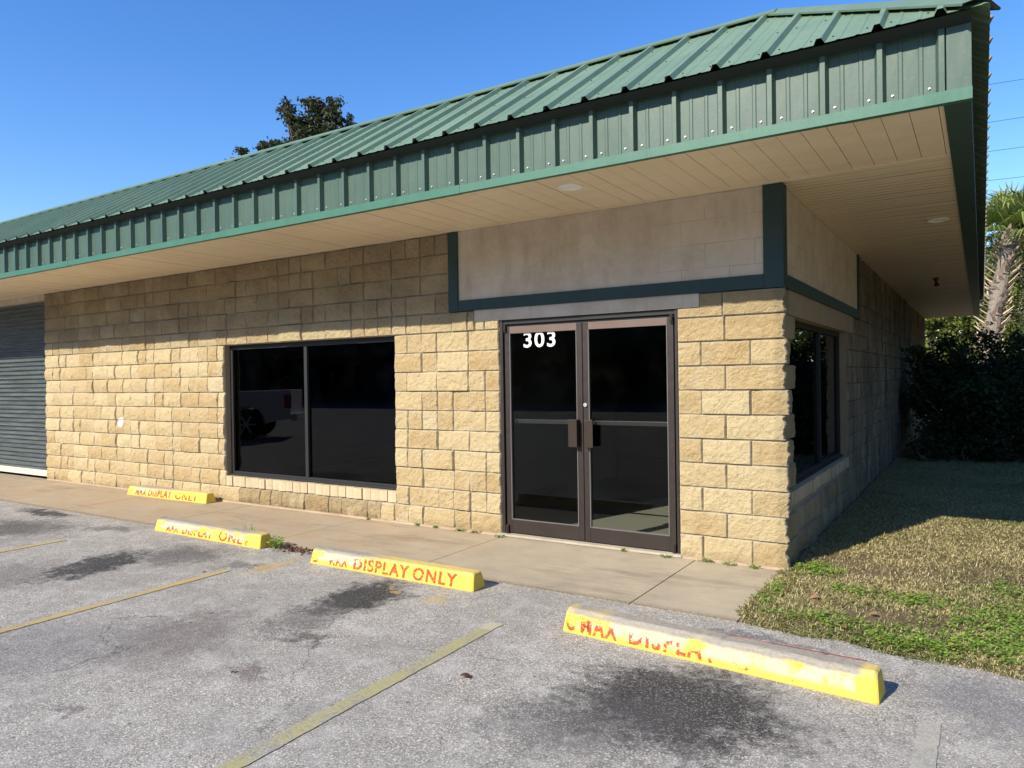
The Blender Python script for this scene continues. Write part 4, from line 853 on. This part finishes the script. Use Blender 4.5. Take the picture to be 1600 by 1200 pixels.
# grass
def grass():
    rng = np.random.default_rng(3); N = 420000
    x = np.where(rng.random(N) < 0.8, rng.uniform(-0.04, 2.5, N), rng.uniform(2.5, 6, N)); y = -1.75+rng.uniform(0, 1, N)**1.35*10.5
    k = (y > edge_y(x)+(vn(x, y, 14, 3, 6)-0.5)*0.07); k &= ~((x < -0.03+0.07*vn(y, y*0, 8, 2, 3)) & (y < 0.02)); k &= ~((x < 0.05) & (y >= 0))
    # view wedge: nothing of the lawn behind the eye
    bare = vn(x, y, 1.7, 4, 12); bk = (bare > 0.62) & (y < 1.2); k &= ~(bk & (rng.random(N) < 0.75)); br_ = ((x-0.95)/0.42)**2+((y+0.92)/0.2)**2+(vn(x, y, 6, 3, 2)-0.5)*1.6; k &= ~((br_ < 1) & (rng.random(N) < 0.82)); k &= ~((y > 4.0) & (rng.random(N) < 0.35))
    x = x[k]; y = y[k]; n = len(x); z = lawn_z(x, y)
    green = vn(x, y, 1.4, 4, 20)+0.30*np.clip(1-(y-edge_y(x))/0.55, 0, 1)+0.24*np.clip(1-x/0.5, 0, 1)*(y < 0.4)
    dry = np.clip(1.46-1.1*green+rng.normal(0, 0.28, n), 0, 1); az = rng.uniform(0, 6.28, n); L = rng.uniform(0.014, 0.052, n)*(0.8+0.4*vn(x, y, 3, 2, 8)); lean = rng.uniform(0.65, 1.58, n)
    d = np.stack([np.cos(az)*np.sin(lean), np.sin(az)*np.sin(lean), np.cos(lean)], -1); s = np.stack([-np.sin(az), np.cos(az), az*0], -1)*rng.uniform(0.0008, 0.0021, n)[:, None]
    P = np.stack([x, y, z-0.002], -1); mid = P+d*L[:, None]*0.55+np.array([0, 0, 0.003]); tip = P+d*L[:, None]; tip[:, 2] -= L*0.12*rng.random(n); 
    V = np.stack([P-s, P+s, mid+s*0.9, tip, mid-s*0.9], 1)
    return quads('grass', V, GRASSM, np.stack([dry]*3+[dry*0+1], -1), None, 5)
tag(grass(), 'short dry tan lawn grass with green patches right of the building', 'grass', kind='stuff')
def rosette(C, size, up, rng, nl=5, stems=False):
    """round-leaved weed sprigs"""
    V = []; T = []
    for c in C:
        for j in range(nl):
            a = rng.uniform(0, 6.28); s = size*rng.uniform(0.6, 1.2); h = up*rng.uniform(0.3, 1); q = c+np.array([math.cos(a)*s*1.1, math.sin(a)*s*1.1, h]); d = np.array([math.cos(a), math.sin(a), rng.uniform(-.2, .5)]); sd = np.array([-math.sin(a), math.cos(a), rng.uniform(-.3, .3)])
            V.append([q-d*s*0.5, q-sd*s*0.42+d*s*.02, q-sd*s*0.25+d*s*0.42, q+d*s*0.5, q+sd*s*0.25+d*s*0.42, q+sd*s*0.42+d*s*.02]); T.append(rng.random())
            if stems: w = np.array([0.0012, 0.0006, 0]); md = (c+q)/2+np.array([0, 0, h*0.15]); V.append([c-w, md-w, q-w, q+w, md+w, c+w]); T.append(0.2)
    return np.array(V), np.array(T)
rng = np.random.default_rng(8); C = []
for (cx_, cy_, rx_, ry_, n_) in [(0.22, 0.05, 0.16, 0.16, 150), (0.10, -0.75, 0.07, 0.3, 60), (0.55, -0.45, 0.2, 0.12, 50), (1.55, -0.75, 0.33, 0.32, 420), (1.45, -1.2, 0.35, 0.2, 420), (1.0, -1.36, 0.25, 0.09, 140), (1.6, 0.0, 0.3, 0.25, 140), (2.3, -0.8, 0.5, 0.5, 300), (0.95, -0.45, 0.2, 0.12, 110), (0.5, -1.2, 0.3, 0.1, 90)]:
    for _ in range(n_):
        x_, y_ = cx_+rng.normal()*rx_*0.6, cy_+rng.normal()*ry_*0.6
        if x_ > 0.03 and y_ > edge_y(x_): C.append((x_, y_, lawn_z(x_, y_)))
V, T = rosette(np.array(C), 0.019, 0.034, rng, 6); tag(quads('clover', V, WEEDM, np.stack([T]*3+[T*0+1], -1), None, 6), 'bright green low weeds spreading through the front edge of the lawn', 'ground cover', kind='stuff')
# single weeds in the cracks
def weed(x, y, z, s, label, n=7, mat=WEEDM, up=0.03):
    rng = np.random.default_rng(int(abs(x*1000)+abs(y*100))); c = np.array([(rng.normal()*s*0.8, rng.normal()*s*0.35, 0) for _ in range(n)]); V, T = rosette(c, s*0.55, up, rng, 5, True)
    o = quads('weed', V, mat, np.stack([T]*3+[T*0+1], -1), None, 6); o.location = (x, y, z); tag(o, label, 'weed', 'weeds in the pavement cracks'); return o
for (x, y, s, lb) in [(-2.64, -0.10, 0.035, 'tiny weed at the left foot of the door frame where the pavement joint meets it'), (-3.71, -0.05, 0.032, 'small weed at the wall foot, leftmost of the row before the doors'), (-3.47, -0.06, 0.026, 'small weed second from the left at the wall foot before the doors'),
                      (-3.16, -0.06, 0.034, 'small weed third from the left at the wall foot before the doors'), (-2.97, -0.06, 0.03, 'small weed at the wall foot, nearest the left side of the doors'), (-0.93, -0.09, 0.028, 'weed under the right door leaf beside the pavement joint'),
                      (-1.35, -0.07, 0.02, 'tiny weed under the middle of the right door leaf'), (-0.60, -0.07, 0.036, 'weed at the foot of the block pier right of the doors'), (-0.40, -0.08, 0.03, 'weed at the pier foot about halfway to the corner'), (-0.22, -0.09, 0.034, 'weed at the pier foot nearest the building corner'), (-4.42, -0.05, 0.02, 'dried tiny weed below the right end of the window')]:
    weed(x, y, 0.0, s, lb)
w_ = weed(-4.27, -1.45, -0.012, 0.07, 'leafy weed growing at the right end of the second wheel stop', 12, up=0.10)
w_ = weed(-4.75, -1.37, 0.0, 0.04, 'small green sprig behind the second wheel stop', 6, up=0.16)
# leaf litter
LIT = mk_leaf('dead_leaf', (0.10, 0.035, 0.025), (0.30, 0.16, 0.09), 0.1, 0.7)
rng = np.random.default_rng(5); C = np.stack([-3.95+rng.normal(size=170)*0.17, -1.46+rng.normal(size=170)*0.05, 0.002+rng.random(170)*0.012], -1)
V = leaf_quads(C, 0.035, rng, 0.85, 0.5); T = rng.random(170); tag(quads('leaf_litter', V, LIT, np.stack([T*0.4]*3+[T*0+1], -1)), 'reddish brown leaf litter gathered at the kerb beside the second wheel stop', 'leaf litter', kind='stuff')
def dead_leaf(x, y, z, s, rz, label, t=0.6):
    mb = MB(); n = 9; pts = []
    for i in range(n):
        a = i/(n-1); w = math.sin(a*math.pi)**0.8*0.32*s; pts.append((s*(a-0.5), w, 0.12*s*math.sin(a*3)+0.25*w)); 
    for i in range(n): q = pts[i]; pts.append((q[0], -q[1], q[2]))
    mid = [(q[0], 0, q[2]*0.5-0.02*s) for q in pts[:n]]; v = pts[:n]+mid+pts[n:]
    mb.add(v, [(i, i+1, n+i+1, n+i) for i in range(n-1)]+[(n+i, n+i+1, 2*n+i+1, 2*n+i) for i in range(n-1)], 0, np.array([[t, t, t, 1]]*len(v))); mb.tube([(s*0.5, 0, 0.01*s), (s*0.68, 0.02*s, 0.03*s)], 0.0012, 4)
    mb.at[-1][:] = [t, t, t, 1]
    o = mb.build('dead_leaf', LIT, None, attr='tint'); o.location = (x, y, z); o.rotation_euler = (random.uniform(-.3, .3), random.uniform(-.3, .3), rz); tag(o, label, 'leaf', 'fallen dead leaves')
for a in [(-0.93, -2.98, 0.0, 0.07, 0.5, 'dark curled leaf on the asphalt midway between the stall line and the nearest wheel stop', 0.0), (-2.05, -3.55, -0.01, 0.045, 2.0, 'small brown leaf on the asphalt left of the stall line', 0.2), (0.37, -0.77, 0.03, 0.07, 0.4, 'tan leaf on the grass near the pavement corner', 1.0),
          (0.18, -0.72, 0.03, 0.05, 1.2, 'orange-brown leaf at the grass edge closest to the pavement end', 0.8), (0.63, -1.30, 0.03, 0.05, 2.2, 'brown leaf at the front edge of the lawn', 0.6), (0.75, -0.95, 0.03, 0.055, 0.1, 'pale leaf in the middle of the bare lawn patch', 1.0), (1.2, -1.35, 0.03, 0.06, 0.8, 'reddish leaf among the green weeds at the lawn front', 0.5),
          (-4.05, -2.35, -0.008, 0.035, 0.8, 'small dark leaf on the asphalt beside the yellow stall line', 0.0)]: dead_leaf(*a)

# ------------------------------------------------------------------ power lines behind
# ring of trees added to block the bright sky along the horizon
def treeline_blocker():
    rng = np.random.default_rng(12); n = 42000; a = rng.uniform(0, 6.2832, n); hmax = 8+6*vn(a*6, a*0, 1.3, 3, 30); R_ = rng.uniform(88, 100, n)
    C = np.stack([R_*np.cos(a), R_*np.sin(a)-5, hmax*rng.random(n)**0.8], -1); V = leaf_quads(C, 1.7, rng, 0.1, 0.8); t = rng.random(n)*0.6+0.4*vn(a*30, C[:, 2], 0.5, 2, 3)
    return quads('treeline_blocker', V, LEAF_OAK, np.stack([t, t, t, t*0+1], -1))
tag(treeline_blocker(), 'far ring of trees added all round to block bright low sky', 'trees', kind='stuff')
for k, (z, s_, lb) in enumerate([(13.4, -0.1, 'topmost overhead wire in the sky right of the roof'), (11.85, 0.03, 'second overhead wire from the top, right of the roof'), (10.65, 0.0, 'third overhead wire from the top, right of the roof'), (9.45, -0.08, 'lowest overhead wire in the sky right of the roof')]):
    mb = MB(); pts = []
    for i in range(41):
        t = i/40; x = -21+46*t; y = 27.5+6.2*(t)*0.62; sag = 4*t*(1-t)*0.5; pts.append((x, y+0.9, z-sag+0.5+s_*0.1*(x-2)))
    mb.tube(pts, 0.009, 5); tag(mb.build('overhead_wire', BLK), lb, 'wire', 'overhead wires')
for x, y, lb in [(-21.0, 28.7, 'wooden utility pole hidden behind the building'), (25.0, 32.6, 'wooden utility pole beyond the right edge carrying the wires')]:
    e = empty('utility_pole', (x, y, -0.09)); tag(e, lb, 'pole', 'utility poles'); mb = MB(); mb.tube([(0, 0, 0), (0, 0, 15)], [0.17, 0.12], 10); mb.build('pole', BARK, e)
    mb = MB(); mb.box((-0.06, -1.1, 13.7), (0.06, 1.1, 13.85)); mb.build('crossarm', BARK, e)

# ------------------------------------------------------------------ across the lot: what the glass mirrors
OB = empty('shop_building', (0, -34, 0)); tag(OB, 'long low shop building across the lot, seen only mirrored in the glass', 'building')
mb = MB(); mb.box((-95, -10, -0.05), (30, 0, 5.2)); mb.build('wall', plain('shop_wall', (0.12, 0.11, 0.10), 0.9), OB)
mb = MB(); mb.box((-96, -0.02, 3.5), (31, 2.2, 3.7)); mb.box((-96, 2.2, 3.3), (31, 2.4, 5.3)); mb.box((-96, -11, 5.3), (31, 2.4, 5.6)); mb.build('canopy', plain('canopy_paint', (0.05, 0.07, 0.06), 0.7), OB)
for k in range(15):
    f0 = MB(); x0 = -88+k*7.6; f0.box((x0, 0.002, 0.6), (x0+4.6, 0.05, 2.9)); o = f0.build('window', GDARK, OB)
    p_ = MB()
    for q in range(3): p_.box((x0+0.1+q*1.5, 0.052, 0.7), (x0+1.45+q*1.5, 0.06, 2.8))
    p_.build('pane', GLASS, o)
for i in range(13):
    x_ = -92+i*9.5; R_ = 6.2; z_ = 9.5; rr = random.Random(80+i); bl = [(x_, -49, z_, R_*0.8)]+[(x_+rr.uniform(-1, 1)*R_, -49+rr.uniform(-.6, .6)*R_, z_+rr.uniform(-.4, .6)*R_, R_*0.5) for _ in range(6)]
    e = tree('oak_tree', (x_, -49, -0.09), bl, 'tree behind the shop building across the lot', 'tree', LEAF_OAK, 90, 30, 1.0, 0.5, 80+i, 0.3, 'trees behind the shop building', aspect=0.8)
# pickup truck
def truck(x, y, rz):
    e = empty('pickup_truck', (x, y, -0.006), rz); tag(e, 'white pickup truck parked across the lot, mirrored in the left window pane', 'truck')
    WP = plain('white_car_paint', (0.70, 0.71, 0.73), 0.3, 0.5, 0.03, 0.0); BK = plain('rubber', (0.02, 0.02, 0.02), 0.7); TL = plain('tail_red', (0.35, 0.02, 0.02), 0.3)
    # side outline in (x, z); rear of the truck at +x; wheels at x = -3.9 and 0; arches cut in the outline
    def arch(cx_, n=9, R_=0.50): return [(cx_+R_*math.cos(t), 0.42+R_*math.sin(t)) for t in np.linspace(0, math.pi, n)]
    low = [(1.15, 0.55), (0.52, 0.48)]+arch(0.0)+[(-0.52, 0.42), (-3.1, 0.42)]+arch(-3.65)+[(-4.2, 0.45), (-4.55, 0.5)]
    topl = [(-4.62, 0.95), (-4.5, 1.12), (-3.0, 1.22), (-2.4, 1.82), (-1.0, 1.86), (-0.75, 1.30), (1.17, 1.34)]
    pr = low+topl; mb = MB(); mb.extr([(a, 0, b) for a, b in pr], (0, -0.98, 0), (0, 0.98, 0)); mb.build('body', WP, e, bevel=0.03)
    for s in (-1, 1):
        mb = MB(); mb.extr([(a, 0, b) for a, b in [(-2.85, 1.26), (-2.36, 1.74), (-1.78, 1.78), (-1.78, 1.26)]], (0, s*0.975, 0), (0, s*0.985, 0)); mb.build('side_window', BLK, e)
        mb = MB(); mb.extr([(a, 0, b) for a, b in [(-1.70, 1.26), (-1.70, 1.78), (-1.06, 1.78), (-0.9, 1.3)]], (0, s*0.975, 0), (0, s*0.985, 0)); mb.build('side_window', BLK, e)
        mb = MB(); mb.box((1.0, s*0.985-0.02, 0.85), (1.18, s*0.985+0.01, 1.22)); mb.build('tail_light', TL, e)
        for cx_ in (0.0, -3.65):
            mb = MB(); n = 28; ys_ = s*0.98
            mb.tube([(cx_, ys_-0.14, 0.42), (cx_, ys_-0.02, 0.42), (cx_, ys_, 0.42)], [0.42, 0.42, 0.39], n); w_ = mb.build('wheel', BK, e)
            mb = MB(); mb.tube([(cx_, ys_-0.01*s, 0.42), (cx_, ys_+0.008*s, 0.42)], 0.27, n, 1); mb.tube([(cx_, ys_, 0.42), (cx_, ys_+0.02*s, 0.42)], 0.07, 12, 0)
            for q in range(6):
                a = q*math.pi/3; mb.tube([(cx_+0.05*math.cos(a), ys_+0.014*s, 0.42+0.05*math.sin(a)), (cx_+0.25*math.cos(a), ys_+0.014*s, 0.42+0.25*math.sin(a))], 0.028, 6, 0)
            mb.build('rim', [STEEL, BK], w_)
    mb = MB(); mb.box((1.15, -0.95, 0.5), (1.32, 0.95, 0.68)); mb.build('bumper', STEEL, e, bevel=0.02)
    return e
truck(-15.9, -7.2, math.radians(-40))
